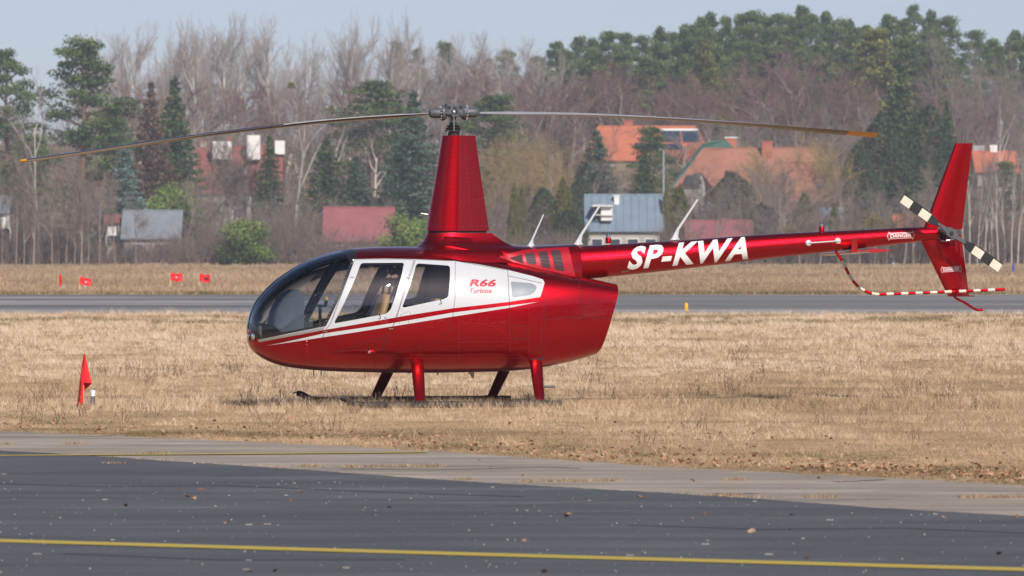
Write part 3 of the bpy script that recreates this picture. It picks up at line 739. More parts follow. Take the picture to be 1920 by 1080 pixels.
for sgn, rows_, blade_rows in ((1, None, [(803, 214), (640, 224.5), (480, 241.5), (300, 264.5), (150, 287), (42, 302)]), (-1, None, [(898, 211.5), (1060, 214), (1200, 220), (1400, 233.5), (1540, 246), (1642, 254.5)])):
    rd = radial * sgn
    rr = lambda s: Vector((hubc.x, 0, 0)) + Vector((rd.x, rd.y, 0)) * s
    # height along the blade from the photo rows
    ss = []; zz = []
    for px, py in blade_rows:
        best = min((abs((lambda P: 960 + F * (HX + P.x * CT - P.y * ST) / (HY + P.x * ST + P.y * CT))(rr(s)) - px), s) for s in np.linspace(0, 5.2, 1041))[1]
        ss.append(best); zz.append(proj_z(rr(best), py))
    ss[-1] = max(ss[-1], 5.0); 
    def bz(s): return float(pchip(ss, zz, np.array([min(max(s, ss[0]), ss[-1])]))[0])
    z0 = bz(ss[0])
    side = -1 if sgn > 0 else 1
    gx = rr(.15); axis = Vector((rd.x, rd.y, (z0 - hubc.z) * .3)).normalized()
    c0 = Vector((gx.x, gx.y, (hubc.z * .5 + z0 * .5)))
    gr = MB().lathe(c0 - axis * .06, axis, [(0, .05), (.0, .07), (.02, .085), (.035, .088), (.05, .088), (.058, .07), (.062, .058), (.16, .058), (.19, .045), (.2, .02)], 24).build('blade_grip', hubgrey, heli, smooth=35)
    u = axis.cross(Vector((0, 0, 1))).normalized(); w = axis.cross(u)
    for k in range(14):
        a = 2 * math.pi * k / 14; MB().lathe(c0 - axis * .002 + (u * math.cos(a) + w * math.sin(a)) * .079, axis, [(0, .0075), (.012, .0075), (.014, .004)], 6).build('grip_bolt', steel, gr)
    if sgn > 0:
        MB().tube([c0 + axis * -.02 + Vector((0, -.06, 0)), loc(848, 214.5, -.1)], [.022, .012], 8).build('pitch_horn', hubgrey, gr, smooth=50)
    rings = []; chord = .255; NS = 40; s_in = .30; s_out = 5.03
    perp = Vector((-rd.y, rd.x, 0)); lead = perp if perp.y * sgn < 0 else -perp     # turning anticlockwise seen from above
    def ring(s):
        tw = R(8.0 - 5.0 * s / 5.03) if sgn > 0 else R(7.0 - 16.0 * s / 5.03); c = rr(s); c.z = bz(s)
        k = chord * (1 if s > .62 else .5 + .5 * max(0, (s - .3) / .32)); th = .016
        chd = lead * math.cos(tw) + Vector((0, 0, 1)) * math.sin(tw); nrm = Vector((0, 0, 1)) * math.cos(tw) - lead * math.sin(tw)
        pts = []
        for i in range(11):
            q = (1 - math.cos(math.pi * i / 10)) / 2; t = 5 * .15 * k * (.2969 * math.sqrt(q) - .126 * q - .3516 * q * q + .2843 * q ** 3 - .1036 * q ** 4)
            pts.append((.28 - q, t))
        return [c + chd * k * a + nrm * t for a, t in pts] + [c + chd * k * a - nrm * t for a, t in pts[::-1][1:-1]]
    srange = np.linspace(s_in, s_out - .02, NS)
    cut = s_out - (.07 if sgn > 0 else .36)
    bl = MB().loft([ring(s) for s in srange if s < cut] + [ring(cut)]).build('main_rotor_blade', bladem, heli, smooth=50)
    bl.data.materials.append(blade_sunlit_top); bl.data.polygons.foreach_set('material_index', [1 if p.normal.z > .45 else 0 for p in bl.data.polygons])  # up-facing faces coloured lighter grey, painting in the sunlit top
    MB().loft([ring(s) for s in np.linspace(cut, s_out, 5)]).build('blade_tip', orange_tip, bl, smooth=50)
    # polished wear strip along the leading edge
    if True:
        b = MB(); prev = []
        for s in np.linspace(2.0, cut, 26):
            r_ = ring(s); n = len(r_); idx = [2, 1, 0, n - 1, n - 2]; cc = sum((r_[i] for i in idx), Vector()) / 5
            prev.append([cc + (r_[i] - cc) * 1.0 + (lead * .0015) + (r_[i] - (r_[2] + r_[n - 2]) / 2).normalized() * .001 for i in idx])
        b.add([p for r_ in prev for p in r_], [(i * 5 + j, i * 5 + j + 1, (i + 1) * 5 + j + 1, (i + 1) * 5 + j) for i in range(len(prev) - 1) for j in range(4)])
        b.build('leading_edge_strip', blade_le, bl, smooth=60)

# ---- cabin interior
zf = loc(600, 676).z
zf = loc(600, 662).z
MB().poly([(loc(525, 660).x, -.26, zf), (loc(570, 660).x, -.40, zf), (loc(640, 660).x, -.5, zf), (XB, -.56, zf), (XB, .56, zf), (loc(640, 660).x, .5, zf), (loc(570, 660).x, .40, zf), (loc(525, 660).x, .26, zf)], (0, 0, -.02)).build('cabin_floor', dark, heli)
con = [(511, 600), (516, 580), (526, 562), (541, 548), (556, 541.5), (566, 545), (570, 558), (571, 590), (571, 660), (520, 660), (508, 640)]
MB().poly([loc(x, y, -.14) for x, y in con], (0, .28, 0)).build('instrument_console', grey, heli, bevel=.02)
MB().poly([loc(x, y, -.30) for x, y in ((484, 612), (500, 607), (514, 610), (535, 630), (535, 640), (494, 640), (486, 627))], (0, .6, 0)).build('nose_panel', dark, heli, bevel=.01)
cyc = MB().tube([loc(600, 645, -.05), loc(600, 573, -.05)], .018, 10).build('cyclic_stick', black, heli, smooth=50)
MB().tube([loc(593, 572.5, -.05), loc(610, 573.5, -.30)], .014, 8).build('cyclic_bar', black, cyc, smooth=50)
MB().tube([loc(610, 574, -.30), loc(612, 561, -.32)], .02, 10).build('cyclic_grip', black, cyc, smooth=50)
MB().lathe(loc(612, 563, -.32), (0, 0, 1), [(0, .02), (.03, .022), (.04, .01)], 12).build('grip_knob', yellow_p, cyc, smooth=50)
MB().box(loc(576, 508, 0), (.065, .08, .085)).build('compass', black, heli, bevel=.012)
MB().tube([loc(576, 503, 0), loc(582, 490, 0)], .008, 6).build('compass_arm', black, heli)
MB().lathe(loc(549, 520, .08), (.9, -.3, .1), [(-.05, .01), (-.03, .055), (.0, .065), (.05, .05), (.06, .01)], 18).build('air_vent', black, heli, smooth=50)
def seat(xpx, y, back_top, lean, mat, wdt=.44):
    x0 = loc(xpx, 600, y).x; zs = loc(600, 628).z
    b = MB(); b.box((x0 - .24, y, zs - .06), (.46, wdt, .16)); st = b.build('seat', mat, heli, bevel=.05)
    for f in st.data.polygons: f.use_smooth = True
    zt = loc(700, back_top, y).z; h = zt - zs; rings = []
    for i in range(9):
        t = i / 8; hw = wdt / 2 * (1 - .3 * max(0, t - .55) / .45) * (1 if t < .97 else .7); c = Vector((x0 + lean * t, y, zs + h * t)); th = .07 * (1 - .35 * t)
        rings.append([c + Vector((th * math.copysign(abs(math.sin(a)) ** .7, math.sin(a)), hw * math.copysign(abs(math.cos(a)) ** .5, math.cos(a)), 0)) for a in [2 * math.pi * k / 24 for k in range(24)]])
    MB().loft(rings).build('seat_back', mat, st, smooth=60)
    return st
seat(697, -.30, 552, .16, tan); seat(690, .32, 552, .16, taupe)
seat(800, -.30, 560, .12, tan); seat(800, .32, 560, .12, tan)
for y in (-.36, -.22, .3):
    MB().tube([loc(752, 516, y), loc(735, 552, y), loc(712, 590, y), loc(704, 606, y)], .02, 6, flat=.25).build('seat_belt', g_, heli)
MB().box(loc(738, 529, 0) , (.06, 1.15, .10)).build('seat_crossbar', grey, heli, bevel=.015)
for y in (-.45, -.15, .15, .45):
    MB().tube([loc(738, 529, 0) + Vector((0, y, 0)), loc(732, 575, 0) + Vector((0, y, 0))], .016, 6).build('seat_post', grey, heli)
for px, yl in ((735, -.3), (748, -.25)):
    MB().lathe(loc(px, 508, yl), (0, -1, 0), [(-.05, .03), (-.03, .05), (.02, .05), (.04, .03)], 14).build('headset', black, heli, smooth=50)
    MB().tube(smooth_path([loc(px, 514, yl), loc(px - 3, 526, yl), loc(px + 4, 533, yl), loc(px + 7, 526, yl)], 5), .005, 5).build('headset_cable', black, heli)
bm.free()

# ================================================================== GROUND, APRON, RUNWAY
def strip_mesh(name, outline, z, mat, nx=1):
    b = MB(); n = len(outline)
    me = bpy.data.meshes.new(name); me.from_pydata([(p[0], p[1], z) for p in outline], [], [tuple(range(n))]); me.materials.append(mat)
    o = link(bpy.data.objects.new(name, me)); tag(o, kind='structure'); return o
# dry grassland soil
soil = nmat('dry_grass_ground', (.3, .22, .13), .95, spec=.1)
v = coords(soil); n1 = noise(soil, .35, 5, .6, v); n2 = noise(soil, 3.0, 6, .65, v); v3 = coords(soil, 'Object', (.05, .35, 1)); n3 = noise(soil, 1.0, 5, .6, v3)
c1 = ramp(soil, n1, [(.3, (.41, .29, .175)), (.7, (.53, .385, .245))]); c2 = ramp(soil, n3, [(.36, (.66, .60, .55)), (.62, (1.05, 1.02, .98))])
c3 = ramp(soil, n2, [(.25, (.68, .66, .62)), (.6, (1.08, 1.06, 1.02))])
lk(soil, mixc(soil, 1.0, mixc(soil, .8, c1, c2, 'MULTIPLY'), c3, 'MULTIPLY'), P_(soil).inputs['Base Color']); bump(soil, n2, .6, .06)
ys_ = [-160, -60, 0, 20, 40, 80, 160, 300, 450, 560, 588, 592, 596, 604, 614, 626, 640, 656, 674, 694, 716, 740, 770, 800, 840, 880, 930, 990, 1060, 1150, 1260, 1400]
xs_ = [-700, -400, -250, -150, -90, -50, -25, 0, 25, 50, 90, 150, 250, 400, 700]
gv = [(x, y, tz(y)) for y in ys_ for x in xs_]; nxx = len(xs_)
gf = [(j * nxx + i, j * nxx + i + 1, (j + 1) * nxx + i + 1, (j + 1) * nxx + i) for j in range(len(ys_) - 1) for i in range(nxx - 1)]
me = np_mesh('ground', gv, gf, True); me.materials.append(soil); tag(link(bpy.data.objects.new('ground', me)), kind='structure')

# dark asphalt apron: traced edge towards the old concrete
def asphalt_mat(name, c0, c1, streak=.35):
    m = nmat(name, c0, .88, spec=.35); v = coords(m); vs_ = coords(m, 'Object', (.25, 1.6, 1))
    a = noise(m, .5, 5, .6, v); f = noise(m, 55, 5, .75, v); s_ = noise(m, 1.1, 6, .62, vs_, dist=.6)
    base_ = ramp(m, a, [(.3, c0), (.7, c1)])
    st_ = ramp(m, s_, [(.38, (.80, .80, .81)), (.5, (1, 1, 1)), (.62, (1.22, 1.2, 1.17)), (.74, (1.8, 1.72, 1.6))])
    sp = ramp(m, f, [(.30, (.72, .72, .72)), (.55, (1, 1, 1)), (.72, (1.5, 1.48, 1.42))])
    lk(m, mixc(m, 1.0, mixc(m, streak, base_, st_, 'MULTIPLY'), sp, 'MULTIPLY'), P_(m).inputs['Base Color']); bump(m, f, .35, .006); return m
asph = asphalt_mat('dark_asphalt', (.082, .086, .094), (.10, .105, .113), .8)
conc = asphalt_mat('old_concrete', (.27, .23, .185), (.38, .33, .27), 1.0)
rwm = nmat('worn_runway', (.12, .12, .12), .9, spec=.3)
v = coords(rwm, 'Object', (.018, .11, 1)); a = noise(rwm, 1.0, 7, .66, v, dist=.5); v2 = coords(rwm, 'Object', (.25, .25, 1)); b_ = noise(rwm, 1, 4, .6, v2)
lk(rwm, mixc(rwm, .7, ramp(rwm, a, [(.36, (.12, .118, .118)), (.48, (.17, .166, .162)), (.56, (.22, .212, .20)), (.64, (.40, .385, .36))]), ramp(rwm, b_, [(.3, (.8, .8, .8)), (.7, (1.1, 1.1, 1.1))]), 'MULTIPLY'), P_(rwm).inputs['Base Color'])
GE = [(-420, 795), (0, 809), (150, 815), (300, 821.5), (470, 829), (640, 837.5), (800, 846), (960, 856), (1120, 868), (1280, 878.5), (1440, 886), (1600, 894), (1760, 902), (1920, 911), (2400, 938)]
CE = [(-420, 820), (0, 846), (200, 858), (360, 868.5), (520, 879), (640, 887.5), (800, 899.5), (960, 910), (1120, 919), (1280, 928), (1440, 939), (1600, 951), (1760, 961), (1920, 970), (2400, 1000)]
def edge_pts(L, jit, seed):
    r = random.Random(seed); out = []
    for (x0, y0), (x1, y1) in zip(L[:-1], L[1:]):
        for k in range(14): 
            t = k / 14; out.append(gpt(x0 + (x1 - x0) * t, y0 + (y1 - y0) * t + r.uniform(-jit, jit)))
    return out + [gpt(*L[-1])]
ge, ce = edge_pts(GE, .9, 1), edge_pts(CE, .6, 2)
far_l, far_r = Vector((-30, ge[0].y, 0)), Vector((30, 18, 0))
strip_mesh('concrete_strip', [(-40, 72, 0)] + ge[0:] + [(14, 33, 0), (14, 0, 0), (-40, 0, 0)], .004, conc)
strip_mesh('asphalt_apron', [(-40, 66, 0)] + ce[0:] + [(13.6, 28, 0), (13.6, -30, 0), (-40, -30, 0)], .008, asph)
strip_mesh('runway', [(-500, 158.5, 0), (500, 157.0, 0), (500, 219, 0), (-500, 221, 0)], .006, rwm)
# yellow guide lines, worn
yel = nmat('yellow_line_paint', (.52, .37, .04), .75); v = coords(yel, 'Object', (1.2, 9, 1)); n1 = noise(yel, 2.2, 6, .7, v); f1 = noise(yel, 90, 2, .6, coords(yel))
lk(yel, mixc(yel, ramp(yel, n1, [(.28, (.55, .55, .55)), (.42, (0, 0, 0))]), mixc(yel, ramp(yel, f1, [(.35, (.25, .25, .25)), (.6, (0, 0, 0))]), (.50, .375, .05), (.28, .22, .07)), (.14, .12, .07)), P_(yel).inputs['Base Color'])
def line_strip(name, pts, w, z, mat):
    c = [gpt(p[0], p[1], z) for p in pts]; L = []; Rr = []; rng = random.Random(3)
    dense = []
    for a, b in zip(c[:-1], c[1:]): dense += [a.lerp(b, k / 30) for k in range(30)]
    dense.append(c[-1])
    for i, p in enumerate(dense):
        d = (dense[min(i + 1, len(dense) - 1)] - dense[max(i - 1, 0)]).normalized(); q = Vector((-d.y, d.x, 0))
        L.append(p + q * (w / 2 + rng.uniform(-.004, .004))); Rr.append(p - q * (w / 2 + rng.uniform(-.004, .004)))
    vv = [(p.x, p.y, z) for p in L + Rr]; n = len(L)
    me = bpy.data.meshes.new(name); me.from_pydata(vv, [], [(n + i, n + i + 1, i + 1, i) for i in range(n - 1)]); me.materials.append(mat)
    return tag(link(bpy.data.objects.new(name, me)), kind='structure')
pale = nmat('pale_edge_concrete', (.3, .29, .27), .9); v = coords(pale, 'Object', (.05, .4, 1)); lk(pale, ramp(pale, noise(pale, 1, 5, .65, v), [(.35, (.17, .165, .16)), (.6, (.36, .345, .32))]), P_(pale).inputs['Base Color'])
strip_mesh('runway_edge', [(-500, 158.7, 0), (500, 157.2, 0), (500, 166, 0), (-500, 167.5, 0)], .011, pale)
line_strip('guide_line', [(-200, 1008), (0, 1013.5), (960, 1041), (1920, 1067.5), (2150, 1074)], .31, .012, yel)
line_strip('guide_line_faded', [(-300, 855), (60, 853.3), (400, 851), (640, 849), (800, 847.4)], .2, .0115, yel)
tarm = nmat('crack_tar', (.07, .068, .065), .9)
for i, pts in enumerate([[(640, 879), (800, 881), (1010, 876), (1090, 878)], [(0, 818), (120, 819), (210, 817)], [(1560, 903), (1600, 902), (1660, 899)], [(1340, 925), (1380, 926), (1420, 925)]]):
    line_strip('joint_crack', pts, .05, .0075, tarm)

scuff = nmat('tyre_scuff', (.17, .165, .155), .9); v = coords(scuff, 'Object', (2, 8, 1)); lk(scuff, ramp(scuff, noise(scuff, 1.5, 5, .7, v), [(.4, (.10, .102, .108)), (.62, (.24, .23, .21))]), P_(scuff).inputs['Base Color'])
for pts in ([(850, 952), (930, 948), (1020, 945), (1140, 937)], [(1030, 962), (1100, 961), (1190, 958)], [(390, 889), (470, 891), (540, 889)], [(640, 893), (690, 896), (740, 898)], [(1390, 967), (1480, 964)], [(0, 888), (60, 886), (110, 884)]):
    line_strip('scuff_mark', pts, .045, .0105, scuff)
seal = nmat('sealed_crack', (.045, .046, .05), .7)
for pts in ([(-60, 905), (180, 912), (420, 910), (700, 922), (980, 931)], [(1180, 985), (1420, 992), (1700, 990), (1980, 1002)], [(120, 1038), (420, 1050), (760, 1049)]):
    line_strip('sealed_crack', pts, .05, .0100, seal)
# ================================================================== GRASS
def set_tint(me, t):
    at = me.attributes.new('tint', 'FLOAT', 'POINT'); at.data.foreach_set('value', np.asarray(t, dtype=np.float32))
def blade_mesh(name, cx, cy, cz, nb, h, wid, spread, lean, tint, rng, hj=.5):
    n = len(cx); N = n * nb
    def rep(a): return np.repeat(np.broadcast_to(a, (n,)), nb)
    ang = rng.uniform(0, 2 * np.pi, N); rad = np.abs(rng.normal(0, 1, N)) * rep(spread)
    bx = rep(cx) + np.cos(ang) * rad; by = rep(cy) + np.sin(ang) * rad
    hh = rep(h) * (1 - hj + 2 * hj * rng.random(N)); ln = hh * rng.uniform(.1, 1.0, N) * rep(lean); la = rng.uniform(0, 2 * np.pi, N)
    ya = rng.uniform(0, 2 * np.pi, N); w = rep(wid) * rng.uniform(.6, 1.3, N) / 2
    z = rep(cz) - .01
    p0 = np.stack([bx - np.cos(ya) * w, by - np.sin(ya) * w, z], 1); p1 = np.stack([bx + np.cos(ya) * w, by + np.sin(ya) * w, z], 1)
    p2 = np.stack([bx + np.cos(la) * ln, by + np.sin(la) * ln, z + hh], 1)
    vv = np.stack([p0, p1, p2], 1).reshape(-1, 3); ff = np.arange(3 * N).reshape(-1, 3)
    me = np_mesh(name, vv, ff); tn = np.clip(rep(tint) + rng.normal(0, .16, N), 0, 1); set_tint(me, np.repeat(tn, 3)); return me
def ramp_mat(name, stops, rough=.85):
    m = nmat(name, stops[0][1], rough, spec=.15); a = node(m, 'ShaderNodeAttribute'); a.attribute_name = 'tint'
    c = ramp(m, a.outputs['Fac'], stops); lk(m, c, P_(m).inputs['Base Color'])
    return m
grassm = ramp_mat('dry_grass_blades', [(0, (.075, .095, .028)), (.14, (.15, .135, .055)), (.27, (.22, .16, .095)), (.48, (.43, .30, .185)), (.75, (.66, .49, .325)), (1, (.72, .58, .43))])
rg = np.random.default_rng(11)
def vnoise(x, y, s, seed):
    """smooth value noise"""
    r = np.random.default_rng(seed); T = r.random((256, 256)); u = x / s + 1000; w = y / s + 1000
    i = np.floor(u).astype(int); j = np.floor(w).astype(int); a = u - i; b = w - j; a = a * a * (3 - 2 * a); b = b * b * (3 - 2 * b)
    g = lambda p, q: T[p % 256, q % 256]
    return g(i, j) * (1 - a) * (1 - b) + g(i + 1, j) * a * (1 - b) + g(i, j + 1) * (1 - a) * b + g(i + 1, j + 1) * a * b
gx = np.array([p.x for p in ge]); gyy = np.array([p.y for p in ge])
def edge_y(x): return np.interp(x, gx, gyy)
def field(n, d0, d1, margin=1.35):
    D = np.exp(rg.uniform(np.log(d0), np.log(d1), n)); X = rg.uniform(-.092 * margin, .092 * margin, n) * D; return X, D
# near meadow: short and mossy beside the concrete, straw further out, patchy throughout
X, D = field(46000, 42, 158, 1.45); e = edge_y(X) - .12 + .35 * (vnoise(X, D, .25, 3) - .5); ok = D > e; X, D = X[ok], D[ok]; e = e[ok]
near = np.clip((D - e) / 8.0, 0, 1)
nz = vnoise(X, D, .9, 5); nz2 = vnoise(X * 1.0, D * .35, 2.2, 6); nz3 = vnoise(X, D * .5, .35, 14)
heli_b = np.exp(-((D - 64.9) / 1.5) ** 4) * .075
hgt = ((.020 + .034 * near) * (.4 + 1.2 * nz * nz3 * 1.5) + heli_b) * np.clip(D / 66, 1, 1.9) * .85 + .018 * np.exp(-((D - 69) / 2.5) ** 2); tint = .23 + .42 * near + .52 * (nz - .5) + .55 * (nz2 - .5) + .30 * (nz3 - .5) + np.clip((D - 72) / 100, 0, .17)
me = blade_mesh('grass', X, D, 0.0 * X, 19, hgt, np.clip(.0042 * D / 62, .0036, .014), .055 * np.clip(D / 66, .8, 2), 1.5, tint, rg, .6); me.materials.append(grassm)
tag(link(bpy.data.objects.new('grass', me)), 'short dry straw coloured grass of the airfield meadow', 'grass', kind='stuff')
# low mossy fringe beside the concrete
X = rg.uniform(-7.5, 6.5, 12000); D = edge_y(X) - .1 + np.abs(rg.normal(0, 3.2, 12000)) + .3 * (vnoise(X, X * 0, .3, 19) - .5); q = vnoise(X, D * .6, .5, 20)
me = blade_mesh('grass', X, D, 0 * X, 15, .014 + .024 * q, .0038, .045, 1.8, .06 + .62 * vnoise(X, D * .6, .6, 22), rg, .6); me.materials.append(grassm)
tag(link(bpy.data.objects.new('fringe_grass', me)), 'low mossy grass fringe bordering the old concrete', 'grass', kind='stuff')
# taller tufts here and there
X, D = field(2000, 46, 150); ok = (D > edge_y(X) + 1.5) & (vnoise(X, D * .5, 1.5, 15) > .52); X, D = X[ok], D[ok]
me = blade_mesh('grass', X, D, 0.0 * X, 20, .075 + .05 * vnoise(X, D, .8, 16), np.clip(.004 * D / 62, .0036, .012), .05, 1.0, .28 + .5 * vnoise(X, D, 1.1, 18), rg, .6); me.materials.append(grassm)
tag(link(bpy.data.objects.new('tall_grass', me)), 'taller tufts of dry grass scattered through the meadow', 'grass', kind='stuff')
# meadow beyond the runway
X, D = field(9000, 221, 592); nz = vnoise(X, D * .3, 9, 7)
me = blade_mesh('grass', X, D, 0 * X, 14, .20 * (.5 + .9 * nz), .0085 * D / 66, .22, .8, .50 + .5 * (nz - .5), rg); me.materials.append(ramp_mat('far_grass_blades', [(0, (.10, .10, .04)), (.25, (.24, .17, .11)), (.5, (.38, .27, .17)), (.8, (.46, .34, .225)), (1, (.52, .40, .28))]))
tag(link(bpy.data.objects.new('far_grass', me)), 'taller faded grass between the runway and the woodland', 'grass', kind='stuff')
# greenish verge on the far edge of the runway and dark tussocks on the near one
X = rg.uniform(-32, 32, 2600); D = 221.5 + np.abs(rg.normal(0, 2.2, 2600)); 
me = blade_mesh('grass', X, D, 0 * X, 16, .13 + 0 * X, .03, .2, .7, .14 + .25 * vnoise(X, D, 3, 9), rg); me.materials.append(grassm)
tag(link(bpy.data.objects.new('verge_grass', me)), 'olive green grass verge along the far runway edge', 'grass', kind='stuff')
X = rg.uniform(-20, 20, 9000); D = 150 - np.abs(rg.normal(0, 9, 9000)); k = vnoise(X, D * .5, 1.6, 12) > .56; X, D = X[k], D[k]
me = blade_mesh('tussock', X, D, 0 * X, 18, .085 + 0 * X, .02, .12, 1.0, .20 + .18 * vnoise(X, D, 2, 13), rg); me.materials.append(grassm)
tag(link(bpy.data.objects.new('tussock_grass', me)), 'darker brown tussocks along the near runway edge', 'grass', kind='stuff')
# dead weed stalks standing in the meadow
stalk = varied('dead_stalk', (.13, .085, .06), (.22, .15, .10), .9, 20)
def segs_mesh(name, p0, p1, r0, r1, sides=3):
    p0 = np.asarray(p0, float); p1 = np.asarray(p1, float); d = p1 - p0; L = np.linalg.norm(d, axis=1, keepdims=True) + 1e-9; d = d / L
    ref = np.where(np.abs(d[:, 2:3]) < .9, np.array([[0, 0, 1.0]]), np.array([[1.0, 0, 0]])); u = np.cross(d, ref); u /= np.linalg.norm(u, axis=1, keepdims=True) + 1e-9; w = np.cross(d, u)
    n = len(p0); V = np.zeros((n, 2 * sides, 3)); r0 = np.asarray(r0)[:, None]; r1 = np.asarray(r1)[:, None]
    for k in range(sides):
        a = 2 * np.pi * k / sides; o = u * np.cos(a) + w * np.sin(a); V[:, k] = p0 + o * r0; V[:, sides + k] = p1 + o * r1
    b = (np.arange(n) * 2 * sides)[:, None]
    Fq = np.concatenate([b + np.array([[k, (k + 1) % sides, sides + (k + 1) % sides, sides + k]]) for k in range(sides)], 1).reshape(-1, 4)
    return np_mesh(name, V.reshape(-1, 3), Fq, True)
def weeds(cx, cy, hs, seed, nst=9):
    r = random.Random(seed); A = []; B = []; ra = []; rb = []
    for x, y, h in zip(cx, cy, hs):
        for k in range(nst):
            a = r.uniform(0, 6.28); l = r.uniform(.2, .9); p = Vector((x + r.gauss(0, .07), y + r.gauss(0, .07), -.01)); d = Vector((math.cos(a) * l * .6, math.sin(a) * l * .6, 1)).normalized()
            hh = h * r.uniform(.5, 1.1)
            for i in range(3):
                q = p + d * hh / 3; A.append(p[:]); B.append(q[:]); ra.append(.0035 - .0008 * i); rb.append(.0027 - .0008 * i)
                if i > 0:
                    for s_ in range(2):
                        e_ = (d + Vector((r.uniform(-1, 1), r.uniform(-1, 1), r.uniform(0, .8))) * .7).normalized(); A.append(q[:]); B.append((q + e_ * hh * .22)[:]); ra.append(.0022); rb.append(.0012)
                p = q; d = (d + Vector((r.gauss(0, .15), r.gauss(0, .15), 0))).normalized()
    return segs_mesh('weeds', A, B, ra, rb)
X, D = field(260, 50, 110); k = (D > edge_y(X) + 3) & (vnoise(X, D, 2.0, 21) > .5); X, D = X[k], D[k]
extra = [gpt(px, py) for px, py in ((735, 752), (760, 748), (790, 752), (840, 746), (870, 744), (715, 753), (1430, 700), (1545, 705), (1690, 705), (1815, 655), (1300, 745), (1390, 755), (1480, 760), (1660, 745), (1700, 745), (350, 690), (430, 700), (560, 735), (60, 720), (60, 800), (105, 795), (1860, 700), (1090, 740), (985, 752))]
X = np.append(X, [p.x for p in extra]); D = np.append(D, [p.y for p in extra])
me = weeds(X, D, rg.uniform(.12, .26, len(X)), 8); me.materials.append(stalk)
tag(link(bpy.data.objects.new('weeds', me)), 'brown dead weed stalks standing up out of the dry meadow', 'weeds', kind='stuff')
# grass growing out of the concrete joints
P0 = []
rj = random.Random(6)
for (x0, y0, x1, y1, n) in ((200, 870, 240, 872, 10), (260, 852, 310, 852, 22), (560, 876, 600, 876, 20), (640, 877, 830, 876, 60), (860, 901, 880, 901, 10), (975, 905, 1160, 903, 60), (1360, 901, 1400, 901, 14), (1520, 934, 1560, 934, 20), (1800, 935, 1920, 934, 50), (0, 835, 20, 835, 8), (120, 834, 160, 833, 16), (1280, 928, 1450, 936, 30), (200, 858, 520, 879, 20)):
    for k in range(n):
        t = rj.random(); P0.append(gpt(x0 + (x1 - x0) * t, y0 + (y1 - y0) * t + rj.uniform(-.8, .8)))
me = blade_mesh('grass', np.array([p.x for p in P0]), np.array([p.y for p in P0]), np.array([.006] * len(P0)), 16, .028, .006, .05, 1.2, .42, rg); me.materials.append(grassm)
tag(link(bpy.data.objects.new('joint_grass', me)), 'dry grass sprouting from the joints of the old concrete', 'grass', kind='stuff')

# ================================================================== FALLEN LEAVES AND GRIT
def leaf_verts(r):
    """lobed oak leaf, curled"""
    half = [(0, 0), (.08, .05), (.20, .16), (.14, .24), (.32, .36), (.22, .44), (.38, .58), (.25, .66), (.31, .80), (.13, .90), (0, 1.0)]
    out = half + [(-x, y) for x, y in half[::-1][1:-1]]
    cu = r.uniform(.2, .9); cv = r.uniform(-.6, 1.0); vv = []
    for x, y in out: vv.append((x, y - .5, cu * x * x * 2 + cv * (y - .5) ** 2 * .6))
    mid = [(0, y - .5, cv * (y - .5) ** 2 * .6 + .0) for _, y in half]
    return vv, mid
def leaf_mesh(r, size):
    vv, mid = leaf_verts(r); n = len(vv); v = [(a * size, b * size, c * size) for a, b, c in vv] + [(a * size, b * size, c * size) for a, b, c in mid[1:-1]]
    f = []
    for i in range(10):
        m0 = 0 if i == 0 else n + i - 1; m1 = 10 if i == 9 else n + i
        f.append([q for k, q in enumerate([i, i + 1, m1, m0]) if q not in [i, i + 1, m1, m0][:k]])
        a, b = (n - i) % n, n - i - 1
        f.append([q for k, q in enumerate([m0, m1, b, a]) if q not in [m0, m1, b, a][:k]])
    return v, f
leafm = [varied('dry_leaf_%d' % i, a, b, .8, 25) for i, (a, b) in enumerate((((.36, .19, .10), (.46, .27, .16)), ((.17, .075, .035), (.25, .12, .065)), ((.40, .25, .16), (.48, .33, .22))))]
spots = [(377, 920, 9), (425, 984, 10), (352, 934, 8), (364, 938, 8), (237, 952, 9), (468, 1074, 12), (516, 1075, 9), (562, 925, 9), (8, 891, 8), (366, 872, 6), (728, 954, 9), (1062, 971.5, 9), (982, 1017, 9), (1200, 934.5, 10), (1410, 1001.5, 15), (1514, 1051, 11), (1874, 1043, 9), (1021, 1077, 11), (1068, 966, 8), (1485, 968, 8), (898, 866, 6), (919, 879, 6), (980, 895, 6), (1299, 905, 7), (1535, 899, 7), (1577, 905, 9), (1482, 996, 8), (545, 941, 7), (1320, 968, 7), (1770, 973, 10), (1905, 973, 9)]
rl = random.Random(17)
seen_spot = []
for i, (px, py, wpx) in enumerate(spots):
    p = gpt(px, py); size = wpx / F * p.y * 1.6
    v_, f_ = leaf_mesh(rl, size); me = bpy.data.meshes.new('dry_leaf'); me.from_pydata(v_, [], f_); me.materials.append(leafm[rl.randrange(3)]); me.polygons.foreach_set('use_smooth', [True] * len(f_))
    o = bpy.data.objects.new('dry_leaf', me); o.location = (p.x, p.y, .02); o.rotation_euler = (rl.uniform(-.5, .5), rl.uniform(-.5, .5), rl.uniform(0, 6.28)); 
    zmin = min((o.rotation_euler.to_matrix() @ Vector(q)).z for q in v_); o.location.z = .008 - zmin - .002
    col.objects.link(o)
    onc = py < np.interp(px, [c[0] for c in CE], [c[1] for c in CE])
    tag(o, 'curled brown oak leaf lying on the old concrete strip' if onc else 'curled brown oak leaf lying on the dark asphalt', 'leaf', 'fallen leaves on the concrete' if onc else 'fallen leaves on the asphalt')
